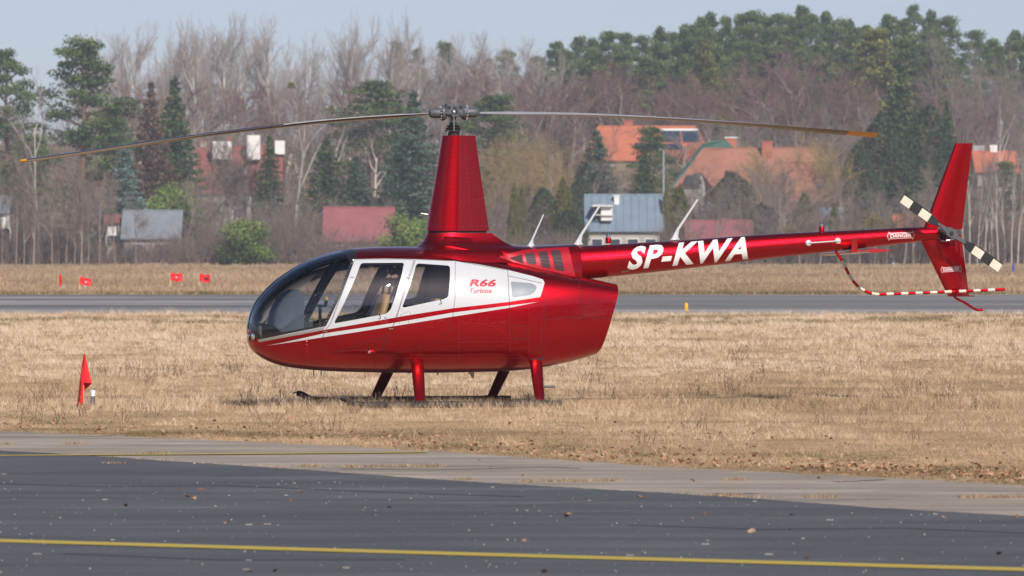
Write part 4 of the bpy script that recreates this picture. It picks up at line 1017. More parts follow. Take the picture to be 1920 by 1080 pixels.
# leaf litter along the grass edge
protos = [leaf_mesh(rl, 1.0) for _ in range(8)]; LV = []; LF = []; LM = []
for i in range(1700):
    px = rl.uniform(-60, 1980); w = .35 + .65 * min(1, max(0, (px - 500) / 1100)); 
    if rl.random() > w: continue
    ey = np.interp(px, [c[0] for c in GE], [c[1] for c in GE]); py = ey - abs(rl.gauss(0, 13)) - 1 + (2.5 if rl.random() < .06 else 0) - (rl.uniform(0, 60) if rl.random() < .13 else 0); p = gpt(px, py); s = rl.uniform(.024, .058)
    M = Matrix.Rotation(rl.uniform(0, 6.28), 3, 'Z') @ Matrix.Rotation(rl.gauss(0, .45), 3, 'X') @ Matrix.Rotation(rl.gauss(0, .45), 3, 'Y')
    v_, f_ = protos[rl.randrange(8)]; b0 = len(LV); zb = rl.uniform(.015, .06)
    LV += [((M @ Vector(q)) * s + Vector((p.x, p.y, zb)))[:] for q in v_]; LF += [tuple(k + b0 for k in q) for q in f_]; LM += [rl.choice((0, 0, 1, 2))] * len(f_)
me = bpy.data.meshes.new('leaf_litter'); me.from_pydata(LV, [], LF); [me.materials.append(m) for m in leafm]; me.polygons.foreach_set('material_index', LM)
tag(link(bpy.data.objects.new('leaf_litter', me)), 'drift of fallen brown oak leaves along the grass edge', 'leaf litter', kind='stuff')
# pale grit and bark chips scattered on the asphalt
stone = varied('pale_grit', (.30, .27, .22), (.58, .55, .48), .8, 60); b = MB()
for i in range(800):
    py = 905 + 175 * rl.random() ** 1.3; px = rl.uniform(-80, 2000)
    if py < np.interp(px, [c[0] for c in CE], [c[1] for c in CE]) + 3: continue
    p = gpt(px, py); r = rl.choice((.002, .0025, .003, .004, .005, .007)) * rl.uniform(.7, 1.2)
    if rl.random() < .06:
        b.box((p.x, p.y, .010), (rl.uniform(.012, .05), rl.uniform(.006, .014), .004), Matrix.Rotation(rl.uniform(-.5, .5), 3, 'Z'))
    else:
        k = [Vector((rl.gauss(0, 1), rl.gauss(0, 1), 0)).normalized() * r for _ in range(1)]
        a0 = rl.uniform(0, 6); ring_ = [Vector((p.x + math.cos(a0 + q * 1.2566) * r * rl.uniform(.7, 1.2), p.y + math.sin(a0 + q * 1.2566) * r * rl.uniform(.7, 1.2), .008 + r * .4)) for q in range(5)]
        b.add(ring_ + [Vector((p.x, p.y, .008 + r * 1.3)), Vector((p.x, p.y, .007))], [(q, (q + 1) % 5, 5) for q in range(5)] + [((q + 1) % 5, q, 6) for q in range(5)])
tag(b.build('gravel', stone), 'pale grit and bark chips scattered over the asphalt apron', 'gravel', kind='stuff')

# ================================================================== FLAGS AND MARKERS
flagm = varied('red_flag_cloth', (.78, .012, .018), (.70, .008, .014), .7, 30, bstr=.05)
flagmark = nmat('flag_print', (.75, .72, .72), .7)
wood = varied('wooden_stake', (.52, .36, .18), (.62, .46, .27), .8, 40)
def fp(px, py, dy=0.0):
    Yb = gpt(157, 765).y + dy; return apt(px, py, Yb)
fl = empty('marker_flag', gpt(156, 766)); tag(fl, 'limp red marker flag drooping down its wooden stake beside the steel bollard', 'flag')
def wpart(mb, name, mat, parent, **k):
    off = parent.location; mb.v = [(Vector(p) - off)[:] for p in mb.v]; return mb.build(name, mat, parent, **k)
wpart(MB().tube([fp(155, 768), fp(157.5, 666)], .009, 8), 'stake', wood, fl, smooth=40)
cl = MB()
def sheet(rows):
    """rows of (px, py, depth offset) -> double sheet with a little thickness"""
    n = len(rows[0]); A = [fp(*q) for r in rows for q in r]; t = Vector((0, .004, 0)); Bq = [p + t for p in A]; m = len(A); f = []
    for i in range(len(rows) - 1):
        for j in range(n - 1):
            q = (i * n + j, i * n + j + 1, (i + 1) * n + j + 1, (i + 1) * n + j); f.append(q); f.append(tuple(k + m for k in q[::-1]))
    bd = [j for j in range(n)] + [i * n + n - 1 for i in range(1, len(rows))] + [(len(rows) - 1) * n + j for j in range(n - 2, -1, -1)] + [i * n for i in range(len(rows) - 2, 0, -1)]
    for a, c in zip(bd, bd[1:] + bd[:1]): f.append((a, c, c + m, a + m))
    cl.add(A + Bq, f)
sheet([[(157, 664, -.02), (158.5, 663.4, -.03), (160, 665, -.02)], [(155.5, 674, -.02), (158.5, 673, -.035), (161.5, 674, -.02)], [(153.5, 690, -.02), (160, 690, -.04), (165.3, 690, -.02)], [(152, 706, -.02), (161, 706, -.045), (169, 706, -.03)], [(151, 717, -.02), (162, 717.5, -.05), (172.5, 718.5, -.05)]])
sheet([[(157, 716.8, .02), (164, 717.4, .0), (172.3, 718.7, -.05)], [(157, 724, .03), (163, 724, .02), (167.5, 723.5, .0)], [(156, 735, .02), (156.6, 734.5, .02), (157.6, 733.5, .02)]])
sheet([[(155, 674, -.015), (157, 674, -.025), (158.5, 674, -.02)], [(152, 695, .01), (155, 695, -.03), (157.5, 695, -.02)], [(149, 718, .02), (153, 718, -.03), (156.4, 718, -.025)], [(147, 738, .01), (151.5, 738, -.035), (156, 738, -.02)], [(145.5, 752, .02), (150, 752, -.03), (155.8, 752, -.015)], [(143.6, 765, .0), (148.5, 761, -.03), (155.2, 759.5, -.01)]])
wpart(cl, 'cloth', flagm, fl, smooth=50)
bo = empty('bollard_light', gpt(173, 766)); tag(bo, 'short stainless steel bollard light with a clear ribbed cap', 'bollard')
q0 = bo.location; s_ = q0.y / F
MB().lathe((0, 0, -.02), (.03, 0, 1), [(0, 4.8 * s_), (.02 + 23 * s_, 4.8 * s_), (.022 + 23 * s_, 4.4 * s_)], 24).build('post', steel, bo, smooth=40)
MB().lathe((.03 * 22 * s_, 0, 22.5 * s_), (.03, 0, 1), [(0, 4.6 * s_), (1.6 * s_, 5.2 * s_), (3 * s_, 4.7 * s_), (5 * s_, 5.2 * s_), (6.2 * s_, 4.7 * s_), (8 * s_, 5.2 * s_), (10.5 * s_, 4.9 * s_), (12 * s_, 4.0 * s_)], 24).build('lamp_cap', nmat('frosted_cap', (.72, .76, .78), .25, 0, .5), bo, smooth=30)
# flags across the runway
for px, top, bot, w, skew, lab in ((110.5, 515.5, 541, 4.5, 0, 'red marker flag seen edge on beyond the runway'), (149.5, 519, 542.5, 21.5, 5, 'red marker flag across the runway beside the edge on flag'), (319.5, 512, 537.5, 22, 1.5, 'red marker flag with a pale print streaming flat beyond the runway'), (373.5, 513, 541, 19.5, 3, 'red marker flag with a dark print dipping at its fly end beyond the runway')):
    b0 = gpt(px, bot); k = b0.y / F
    f0 = empty('marker_flag', b0); tag(f0, lab, 'flag', 'flags beyond the runway')
    MB().box((.0, 0, (bot - top) * k / 2 - .05), (.07, .035, (bot - top) * k + .1)).build('stake', wood, f0, bevel=.004)
    b = MB(); n = 9; h = (14.5 if w > 5 else 21) * k; zt = (bot - top) * k
    A = []
    for j in (0, .5, 1):
        for i in range(n):
            t = i / (n - 1); A.append(Vector((t * w * k + .02, -.04 + .05 * math.sin(t * 7 + j + px), zt - j * h - skew * k * t * (1 - .2 * j) + .02 * math.sin(t * 9))))
    m = len(A); fq = []
    for r in range(2):
        for i in range(n - 1): 
            q = (r * n + i, r * n + i + 1, (r + 1) * n + i + 1, (r + 1) * n + i); fq += [q, tuple(z + m for z in q[::-1])]
    bd = list(range(n)) + [n * 2 - 1] + list(range(3 * n - 1, 2 * n - 1, -1)) + [n]
    for a, c in zip(bd, bd[1:] + bd[:1]): fq.append((a, c, c + m, a + m))
    b.add(A + [p + Vector((0, .006, 0)) for p in A], fq).build('cloth', flagm, f0, smooth=60)
    if w > 5:
        MB().add([A[12] + Vector((0, -.015, .04)), A[15] + Vector((0, -.015, .03)), A[16] + Vector((0, -.015, -.05)), A[13] + Vector((0, -.015, -.03))], [(0, 1, 2, 3)]).build('print', flagmark if px < 372 else rubber, f0)
def marker(px, bot, w, h, mat, lab, name='marker_light'):
    g = gpt(px, bot); k = g.y / F; o = empty(name, g); tag(o, lab, 'marker')
    MB().lathe((0, 0, -.02), (0, 0, 1), [(0, w * k * .5), (h * k * .25, w * k * .5), (h * k * .3, w * k * .35)], 14).build('base', mat, o, smooth=40)
    MB().lathe((0, 0, h * k * .26), (0, 0, 1), [(0, w * k * .36), (h * k * .5, w * k * .42), (h * k * .74, w * k * .25), (h * k * .78, .001)], 14).build('lamp', mat, o, smooth=40)
marker(1286.5, 583, 9, 15, nmat('orange_marker', (.85, .42, .02), .5), 'small orange marker lamp at the near edge of the runway')
marker(1900, 509, 5, 16, nmat('blue_marker', (.03, .08, .4), .5), 'small blue marker lamp in the meadow beyond the runway')
marker(160, 541, 7, 5, nmat('pale_marker', (.5, .52, .55), .5), 'low grey runway lamp beside the waving red flag')
marker(341, 537, 4, 4, MATS['pale_marker'], 'low grey runway lamp between the two streaming red flags')
marker(1675, 497.5, 6, 5, MATS['pale_marker'], 'pale stone marker at the foot of the woodland')

# ================================================================== HOUSES
tile_or = varied('orange_roof_tiles', (.46, .13, .062), (.54, .17, .085), .85, 1.2)
tile_rd = varied('red_roof_tiles', (.22, .07, .06), (.29, .10, .085), .9, 1.2)
tile_sal = varied('salmon_roof_tiles', (.33, .135, .09), (.41, .18, .125), .9, 1.0)
for m in (tile_or, tile_rd, tile_sal):
    w_ = node(m, 'ShaderNodeTexWave', Scale=3.2, Distortion=.4); w_.bands_direction = 'Z'; lk(m, coords(m), w_.inputs['Vector']); bump(m, w_.outputs['Fac'], .5, .05)
tin_rd = varied('dull_red_sheet', (.24, .075, .08), (.30, .105, .105), .8, .8)
tin_bl = varied('blue_grey_sheet', (.17, .23, .29), (.23, .29, .35), .55, .7, metal=.2)
tin_gy = varied('grey_sheet', (.17, .19, .215), (.22, .24, .265), .6, .7)
green_tr = varied('green_roof_sheet', (.03, .10, .075), (.045, .13, .10), .6, 2)
plaster = varied('pale_plaster', (.36, .34, .30), (.42, .40, .36), .9, .8)
plaster_g = varied('grey_plaster', (.33, .32, .31), (.4, .39, .37), .9, .8)
wallw = varied('white_render', (.74, .73, .70), (.8, .79, .76), .9, 1)
brick = varied('red_brick', (.36, .11, .07), (.45, .16, .10), .9, 4)
pane_m = nmat('window_pane', (.05, .06, .08), .12, .2)
panel_m = nmat('solar_glass', (.035, .06, .11), .18, .3, .6)
framew = nmat('white_frame', (.75, .75, .73), .6)
def house(name, label, px0, px1, ridge, eave, Y, roof, wall, depth=9.0, rot=0.0, hip=0.0, group=None, seams=0, winds=3, over=.4, chim=()):
    """gabled house: ridge along the front, ridge and eave rows and side columns from the photo"""
    xc = ((px0 + px1) / 2 - 960) / F * Y; L = (px1 - px0) / F * Y; zr = apt(0, ridge, Y).z; ze = apt(0, eave, Y - depth / 2).z; zg = tz(Y - depth / 2)
    o = empty(name, (xc, Y, zg), rot); tag(o, label, 'house', group)
    zr -= zg; ze = max(ze - zg, 1.6); hd = depth / 2; hl = L / 2 - over
    b = MB(); b.box((0, 0, (ze - .3) / 2 - .3), (2 * hl, depth - .8, ze + .3)); w_ = b.build('wall', wall, o)
    for s in (-1, 1):
        MB().poly([(s * (hl - .02) - (.1 if s > 0 else -.1), -hd + .45, ze - .1), (s * (hl - .02) - (.1 if s > 0 else -.1), hd - .45, ze - .1), (s * (hl - .02) - (.1 if s > 0 else -.1), 0, zr - .35 - hip * .5)], (s * .1, 0, 0)).build('gable', wall, o)
    for s in (-1, 1):
        hx = hip; ol = [(-L / 2, s * hd, ze), (L / 2, s * hd, ze), (L / 2 - hx, 0, zr), (-L / 2 + hx, 0, zr)]
        rf = MB().poly(ol, (0, 0, -.16)).build('roof_slope', roof, o)
        if seams and s < 0:
            n = int(L / seams)
            for i in range(1, n):
                t = i / n; p0 = Vector((-L / 2 + L * t, -hd, ze + .02)); p1 = Vector((-L / 2 + L * t, -.05, zr + .01)); MB().tube([p0, p1], .035, 4).build('seam', roof, rf)
    if hip:
        for s in (-1, 1): MB().poly([(s * L / 2, -hd, ze), (s * L / 2, hd, ze), (s * (L / 2 - hip), 0, zr)], (0, 0, -.16)).build('roof_hip', roof, o)
    MB().tube([(-L / 2 + hip, 0, zr + .0), (L / 2 - hip, 0, zr + .0)], .11, 6).build('ridge_cap', roof, o)
    for i in range(winds):
        wx = -hl + (i + .5) * 2 * hl / winds; wz = max(ze * .5, .9); yw = -(depth - .8) / 2
        fr = MB().box((wx, yw - .03, wz), (1.3, .1, 1.3)).build('window', framew, o); MB().box((wx, yw - .07, wz), (1.1, .06, 1.1)).build('pane', pane_m, fr)
    return o, (xc, Y, zg, L, zr, ze, hd)
def on_house(o, g, px, py_top, py_bot, w, mat, name, dep=.8, yoff=0.0, capm=None):
    """block rising out of a roof, placed by photo column and rows at the ridge depth + yoff"""
    xc, Y, zg, L, zr, ze, hd = g; p = apt(px, py_top, Y + yoff); q = apt(px, py_bot, Y + yoff)
    b = MB().box((p.x - xc, yoff, (p.z + q.z) / 2 - zg), (w / F * Y, dep, p.z - q.z)).build(name, mat, o, bevel=.03)
    if capm: MB().box((p.x - xc, yoff, p.z - zg + .05), (w / F * Y + .16, dep + .16, .14)).build('chimney_cap', capm, b)
    return b
# red roofed house with tall white gable walls rising through the roof
h, g = house('red_roof_house', 'house with a weathered red tile roof and white gable blocks rising through it', 368, 532, 274, 361, 662, tile_rd, plaster_g, 10)
on_house(h, g, 417, 265.5, 299, 34, wallw, 'white_dormer', 2.6, -1.6); on_house(h, g, 476, 254, 300, 24, wallw, 'white_dormer', 2.6, -1.4); on_house(h, g, 525, 264, 290, 18, wallw, 'white_dormer', 2.0, -.6)
on_house(h, g, 429, 257, 270, 5, brick, 'chimney', .6, .5, brick); on_house(h, g, 382, 266, 276, 12, plaster, 'chimney', .9, .3, brick)
MB().tube([(apt(437, 338, 655).x - g[0], -4.6, apt(0, 338, 655).z - g[2]), (apt(456, 322, 656).x - g[0], -3.5, apt(0, 322, 656).z - g[2])], .42, 10).build('roof_window', nmat('roof_light', (.62, .68, .72), .3), h, smooth=50)
house('tin_shed', 'blue grey sheet metal shed half hidden behind the bare thicket', 230, 343.5, 395, 446, 606, tin_gy, plaster_g, 7, winds=2)
house('brown_shed', 'little shed with a brown roof and white wall beside the grey shed', 197, 228, 404, 416, 608, tile_rd, wallw, 5, winds=1)
house('long_red_shed', 'shed with a faded dull red sheet roof behind the brown shrubs', 606, 741, 389, 452, 606, tin_rd, plaster_g, 8, winds=2)
# orange house on the slope with solar panels
h, g = house('orange_roof_house', 'large house with a bright orange tile roof and solar panels up the slope', 1088, 1337, 237, 300, 722, tile_or, plaster, 12, hip=2.2)
xc, Y, zg, L, zr, ze, hd = g
for i, (pa_, pb_, ra, rb) in enumerate(((1240, 1274, 248, 268), (1278, 1309, 248, 268), (1190, 1232, 271, 281), (1238, 1277, 272, 282))):
    def onroof(px, py):
        t = min(1, max(0, (py - 237) / (300 - 237))); return Vector(((px - 960) / F * (Y - hd * t) - xc, -hd * t, zr + (ze - zr) * t + .12))
    MB().poly([onroof(pa_, ra), onroof(pb_, ra), onroof(pb_ + 3, rb), onroof(pa_ + 3, rb)], (0, 0, .06)).build('solar_panel', panel_m, h)
MB().poly([onroof(1236, 244.5), onroof(1308, 244.5), onroof(1309, 247), onroof(1237, 247)], (0, 0, .1)).build('panel_rail', framew, h)
on_house(h, g, 1178, 228, 242, 17, brick, 'chimney', 1.0, .4, brick)
# house with green trimmed gable and big tiled roof
h, g = house('green_trim_house', 'house with a long salmon tile roof and a green edged gable', 1316, 1532, 278, 372, 668, tile_sal, plaster_g, 11, winds=3)
xc, Y, zg, L, zr, ze, hd = g
def hp(px, py, yo): 
    p = apt(px, py, Y + yo); return Vector((p.x - xc, yo, p.z - zg))
wing = MB().poly([hp(1263, 352, -7), hp(1303, 324, -7), hp(1316, 324, -7), hp(1322, 352, -7), hp(1322, 400, -7), hp(1268, 400, -7)], (0, 6, 0)).build('gable_wing', plaster_g, h)
MB().poly([hp(1316, 280, -6.5), hp(1360, 282, -6.5), hp(1352, 330, -7.2), hp(1340, 356, -7.4), hp(1316, 325, -7.2), hp(1303, 325, -7.2), hp(1280, 352, -7.4), hp(1262, 352, -7.4)], (0, .5, 0)).build('wing_roof', tile_sal, h)
MB().poly([hp(1262, 351, -7.6), hp(1256, 352, -7.6), hp(1300, 291, -6.8), hp(1316, 270, -6.4), hp(1345, 263, -6), hp(1362, 263, -6), hp(1377, 277, -6), hp(1318, 277.5, -6.2), hp(1303, 299, -6.8)], (0, .6, 0)).build('green_verge', green_tr, h)
MB().poly([hp(1281, 344, -7.75), hp(1287, 328, -7.75), hp(1311, 328, -7.75), hp(1317, 346, -7.75)], (0, .3, 0)).build('loggia_shadow', nmat('loggia_shade', (.05, .047, .05), .9), h)  # dark slab painted as the roof's shadow inside the loggia
on_house(h, g, 1333.5, 280, 302, 36, brick, 'chimney', 1.0, -2.0, brick); on_house(h, g, 1438, 266.5, 302, 20, brick, 'chimney', 1.1, -.6, brick)
on_house(h, g, 1370, 259, 279, 21, tile_or, 'dormer', 1.2, 2.5, framew)
# blue metal roofed house with dormer
h, g = house('blue_roof_house', 'cottage with a blue standing seam metal roof and white dormer', 1095, 1242, 365.5, 432, 613, tin_bl, plaster, 8, seams=.82, winds=4)
on_house(h, g, 1156, 368, 387, 9.5, wallw, 'chimney', .6, -.8, framew)
dm = on_house(h, g, 1137, 388, 414, 21, wallw, 'dormer', 2.2, -2.6); xc, Y, zg, L, zr, ze, hd = g
p = apt(1129, 386, Y - 2.9); MB().box((p.x - xc, -2.9, p.z - zg), (2.2, 2.6, .16)).build('dormer_roof', framew, dm)
p = apt(1116, 395, Y - 3.4); MB().box((p.x - xc, -3.0, p.z - zg), (.75, 1.2, 1.0)).build('dormer_shadow', pane_m, dm)  # dark box stands in for the shadow beside the dormer
p = apt(1133, 403, Y - 4); MB().box((p.x - xc, -3.9, p.z - zg), (1.9, .2, .08)).build('balcony_rail', framew, dm)
house('red_barn', 'low barn with a dark red sheet roof beside the garden trees', 1282, 1411, 413.5, 446, 606, tin_rd, plaster_g, 7, winds=2)
house('small_tin_shed', 'small pale blue tin roofed shed among the yellowish thuja trees', 1536, 1582, 391, 413, 622, tin_bl, plaster_g, 5, winds=1)
house('orange_cottage', 'low cottage with an orange tile roof behind the yellow bush', 1672, 1745, 404, 428, 618, tile_or, plaster, 7, winds=2)
h, g = house('salmon_roof_house', 'house with a steep salmon tile roof glimpsed between bare golden trees', 1470, 1540, 304, 395, 652, tile_sal, plaster_g, 9, winds=2)
h, g = house('brick_red_house', 'house with a brick red roof and white chimney behind the pale trunks', 1822, 1905, 284, 322, 690, tile_or, plaster_g, 9, winds=2)
on_house(h, g, 1862, 272, 286, 14, wallw, 'chimney', 1.2, .2); on_house(h, g, 1834, 273, 286, 22, plaster_g, 'chimney', 1.6, 1.5)
house('white_cottage', 'white walled cottage glimpsed through the thin bare trunks', 0, 22, 368, 398, 616, tin_gy, wallw, 6, winds=2)
# lamp post
lpst = empty('lamp_post', (apt(1244, 345, 628).x, 628, tz(628))); tag(lpst, 'slim pale grey lamp post in front of the orange roofed house', 'lamp post')
ht = apt(1244, 282, 628).z - tz(628)
MB().tube([(0, 0, -.2), (0, 0, ht)], [.13, .09], 10).build('post', nmat('galvanised_post', (.42, .46, .48), .5, .4), lpst, smooth=50)
MB().box((-.25, 0, ht + .04), (.7, .25, .12)).build('lamp_head', tin_gy, lpst, bevel=.03)

# ================================================================== TREES
def tree_tint_mat(name, stops, rough=.8, trans=0.0):
    m = ramp_mat(name, stops, rough)
    return m
def leaf_cloud(name, P, S, T, rng, up=.3):
    """small leaf triangles at points P, size S, tint T"""
    n = len(P); d = rng.normal(0, 1, (n, 3)); d[:, 2] += up; d /= np.linalg.norm(d, axis=1, keepdims=True)
    e = np.cross(d, rng.normal(0, 1, (n, 3))); e /= np.linalg.norm(e, axis=1, keepdims=True) + 1e-9; S = S[:, None]
    V = np.stack([P + d * S * .62, P - d * S * .38 + e * S * .34, P - d * S * .38 - e * S * .34], 1).reshape(-1, 3)
    me = np_mesh(name, V, np.arange(3 * n).reshape(-1, 3)); set_tint(me, np.repeat(np.clip(T, 0, 1), 3)); return me
def trunk_mesh(name, pts, rad, seg=7):
    b = MB().tube(pts, rad, seg); me = bpy.data.meshes.new(name); me.from_pydata(b.v, [], b.f); me.polygons.foreach_set('use_smooth', [True] * len(b.f)); return me
# each maker returns (trunk mesh, crown mesh) of a 10 m tree
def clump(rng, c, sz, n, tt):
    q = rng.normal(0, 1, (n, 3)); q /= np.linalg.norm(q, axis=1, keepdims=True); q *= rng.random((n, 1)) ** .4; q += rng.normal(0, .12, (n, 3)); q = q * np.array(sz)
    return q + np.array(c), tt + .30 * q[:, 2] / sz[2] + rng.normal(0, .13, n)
def mk_pine(seed, nc=44):
    """layered pine: broken plates of foliage on a bending trunk"""
    rng = np.random.default_rng(seed); r = random.Random(seed); P = []; T = []; S = []
    pts = [(0, 0, -.3)]; x = y = 0
    for i in range(1, 9): x += r.gauss(0, .06); y += r.gauss(0, .06); pts.append((x, y, i * 1.2))
    tk = MB().tube(pts, [.17 - .016 * i for i in range(9)], 7)
    for i in range(nc):
        t = ((i + r.random()) / nc) ** .85; z = 2.6 + 7.0 * t; k = min(8, int(z / 1.2)); a = i * 2.4 + r.uniform(-.7, .7)
        reach = 2.5 * (1 - t) ** .55 * r.uniform(.2, 1.05) + .1; c = (pts[k][0] + math.cos(a) * reach, pts[k][1] + math.sin(a) * reach, z + reach * .1 + r.uniform(-.1, .2))
        tk.tube([(pts[k][0], pts[k][1], z - .35), c], [.045, .015], 4); s = r.uniform(.5, .95) * (.7 + .4 * (1 - t)); n = int(230 * r.uniform(.7, 1.2))
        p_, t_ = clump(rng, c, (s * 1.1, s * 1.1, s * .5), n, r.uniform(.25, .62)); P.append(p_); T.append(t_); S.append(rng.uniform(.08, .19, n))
    mt = bpy.data.meshes.new('trunk'); mt.from_pydata(tk.v, [], tk.f); return mt, leaf_cloud('crown', np.concatenate(P), np.concatenate(S), np.concatenate(T), rng, .6)
def mk_fullpine(seed, nc=50):
    """full plantation pine: dense uneven cone"""
    rng = np.random.default_rng(seed); r = random.Random(seed); P = []; T = []; S = []
    tk = MB().tube([(0, 0, -.3), (.1, 0, 5), (0, .05, 9.6)], [.17, .11, .03], 7)
    for i in range(nc):
        t = ((i + r.random()) / nc) ** .8; z = 2.0 + 7.5 * t; a = i * 2.4 + r.uniform(-.8, .8); R_ = 2.35 * (1 - t) ** .75 + .12; reach = R_ * r.uniform(.45, 1.08)
        c = (math.cos(a) * reach, math.sin(a) * reach, z + r.uniform(-.2, .25)); s = r.uniform(.45, .85) * (.55 + .55 * (1 - t)); n = int(190 * r.uniform(.7, 1.2))
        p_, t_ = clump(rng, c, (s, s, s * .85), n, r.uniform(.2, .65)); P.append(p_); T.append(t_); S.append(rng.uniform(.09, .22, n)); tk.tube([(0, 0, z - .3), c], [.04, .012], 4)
    mt = bpy.data.meshes.new('trunk'); mt.from_pydata(tk.v, [], tk.f); return mt, leaf_cloud('crown', np.concatenate(P), np.concatenate(S), np.concatenate(T), rng, .7)
def mk_spruce(seed, wide=1.0):
    rng = np.random.default_rng(seed); r = random.Random(seed); P = []; T = []; S = []
    nt = 20
    for i in range(nt):
        t = i / (nt - 1); z = .5 + 9.2 * t; R_ = 2.3 * wide * (1 - t) ** .85 + .12; nb = max(4, int(11 * (1 - t) + 4))
        for b in range(nb):
            a = 6.283 * (b + r.random() * .7) / nb + i; ln = R_ * r.uniform(.65, 1.12); n = int(30 + 75 * ln / 2.3)
            s = rng.random(n) ** .7; w = .10 + .26 * ln / 2.3; lat = rng.normal(0, w, n) * (1.15 - .6 * s); dz = -.30 * ln * s + .16 * ln * s ** 3 + rng.normal(0, .09, n) - np.abs(rng.normal(0, .12, n))
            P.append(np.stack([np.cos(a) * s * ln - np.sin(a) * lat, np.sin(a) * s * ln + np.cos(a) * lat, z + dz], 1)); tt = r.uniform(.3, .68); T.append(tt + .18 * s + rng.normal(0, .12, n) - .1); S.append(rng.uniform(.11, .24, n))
    P.append(np.stack([rng.normal(0, .05, 40), rng.normal(0, .05, 40), rng.uniform(9.2, 10, 40)], 1)); T.append(rng.uniform(.4, .8, 40)); S.append(rng.uniform(.08, .16, 40))
    me = leaf_cloud('crown', np.concatenate(P), np.concatenate(S), np.concatenate(T), rng, -.1)
    return trunk_mesh('trunk', [(0, 0, -.3), (0, 0, 5), (0, 0, 9.6)], [.2, .11, .02]), me
def mk_thuja(seed, fat=1.0, lumps=1):
    rng = np.random.default_rng(seed); n = 6500; t = rng.random(n); prof = np.sin(np.pi * np.clip(t * .9 + .1, 0, 1)) ** .6 * (1 - .35 * t); a = rng.uniform(0, 6.283, n); rr = 1.35 * fat * prof * (.55 + .45 * rng.random(n) ** .5) * (1 + .18 * np.sin(a * 3 + t * 9 + seed))
    P = np.stack([np.cos(a) * rr, np.sin(a) * rr, t * 9.9 + rng.normal(0, .1, n)], 1); T = .45 + .25 * np.sin(a * 5 + seed) * np.sin(t * 14) + rng.normal(0, .15, n)
    return trunk_mesh('trunk', [(0, 0, -.3), (0, 0, 6)], [.14, .05]), leaf_cloud('crown', P, rng.uniform(.12, .26, n), T, rng, 1.4)
def mk_bush(seed):
    rng = np.random.default_rng(seed); r = random.Random(seed); P = []; T = []; S = []
    for i in range(34):
        a = r.uniform(0, 6.28); u = r.random() ** .5; z = r.uniform(1.5, 8.6); rad = 4.6 * u * math.sin(max(.2, min(1, (10.2 - z) / 5.5)) * 1.57) ** .8
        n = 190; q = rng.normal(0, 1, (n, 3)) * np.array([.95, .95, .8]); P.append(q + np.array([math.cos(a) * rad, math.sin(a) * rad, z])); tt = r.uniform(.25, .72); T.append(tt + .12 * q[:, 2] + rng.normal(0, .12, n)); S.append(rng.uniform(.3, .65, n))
    tk = MB()
    for i in range(5): tk.tube([(r.gauss(0, .3), r.gauss(0, .3), -.3), (r.gauss(0, 1.6), r.gauss(0, 1.6), 6)], [.22, .06], 5)
    mt = bpy.data.meshes.new('trunk'); mt.from_pydata(tk.v, [], tk.f)
    return mt, leaf_cloud('crown', np.concatenate(P), np.concatenate(S), np.concatenate(T), rng, .5)
def mk_bare(seed, spread=.55, up=.35, n0=5, first=.28, twig=.011, stems=1, depth=4, tk_r=.16, kids=(5, 5, 5, 4)):
    r = random.Random(seed); seg = []
    def grow(p, d, L, rad, lv):
        n = 5 if lv == 0 else 3; pts = [p]; dirs = [d]
        for i in range(n):
            wob = .09 if lv == 0 else .16
            d = (d + Vector((r.gauss(0, wob), r.gauss(0, wob), r.gauss(0, wob) + up * (.12 if lv else .06)))).normalized(); q = p + d * L / n
            r0 = rad * (1 - .62 * i / n); r1 = rad * (1 - .62 * (i + 1) / n); seg.append((p[:], q[:], max(r0, twig), max(r1, twig * .7), lv)); p = q; pts.append(p); dirs.append(d)
        if lv >= depth: return
        k = kids[lv] if lv < len(kids) else 3
        for c in range(k):
            t = (first if lv == 0 else .25) + (1 - (first if lv == 0 else .25)) * (c + r.random() * .8) / k; t = min(t, 1.0); f = t * n; i = min(n - 1, int(f)); pp = pts[i].lerp(pts[i + 1], f - i); dd = dirs[i]
            sd = Vector((r.gauss(0, 1), r.gauss(0, 1), r.gauss(0, .35))); sd = (sd - dd * sd.dot(dd)).normalized(); ang = spread * r.uniform(.7, 1.35)
            nd = (dd * math.cos(ang) + sd * math.sin(ang)).normalized(); ll = L * r.uniform(.42, .62) * (1.0 if lv else (1.15 - .55 * t)); grow(pp, nd, ll, rad * .48 * (1.15 - .4 * t), lv + 1)
    for s in range(stems):
        a = r.uniform(0, 6.28); ln = 0 if stems == 1 else r.uniform(.06, .26)
        grow(Vector((math.cos(a) * .12 * (stems > 1), math.sin(a) * .12 * (stems > 1), -.2)), Vector((math.cos(a) * ln, math.sin(a) * ln, 1)).normalized(), r.uniform(6.2, 7.4), tk_r * (1 if stems == 1 else .75), 0)
    zmax = max(max(s[0][2], s[1][2]) for s in seg); k = 10 / zmax
    big_ = [s for s in seg if s[4] <= 1]; sm = [s for s in seg if s[4] >= 2]
    def mm(name, ss, sides):
        me = segs_mesh(name, np.array([s[0] for s in ss]) * k, np.array([s[1] for s in ss]) * k, [s[2] * k for s in ss], [s[3] * k for s in ss], sides); rr = np.random.default_rng(seed)
        t = np.repeat(np.clip(.5 + rr.normal(0, .22, len(ss)), 0, 1), 2 * sides); set_tint(me, t); return me
    return mm('trunk', big_, 5), mm('crown', sm, 3)
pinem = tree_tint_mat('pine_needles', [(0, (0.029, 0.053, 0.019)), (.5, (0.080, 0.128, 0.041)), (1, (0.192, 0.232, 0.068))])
sprm = tree_tint_mat('spruce_needles', [(0, (0.022, 0.042, 0.019)), (.5, (0.064, 0.099, 0.035)), (1, (0.160, 0.188, 0.061))])
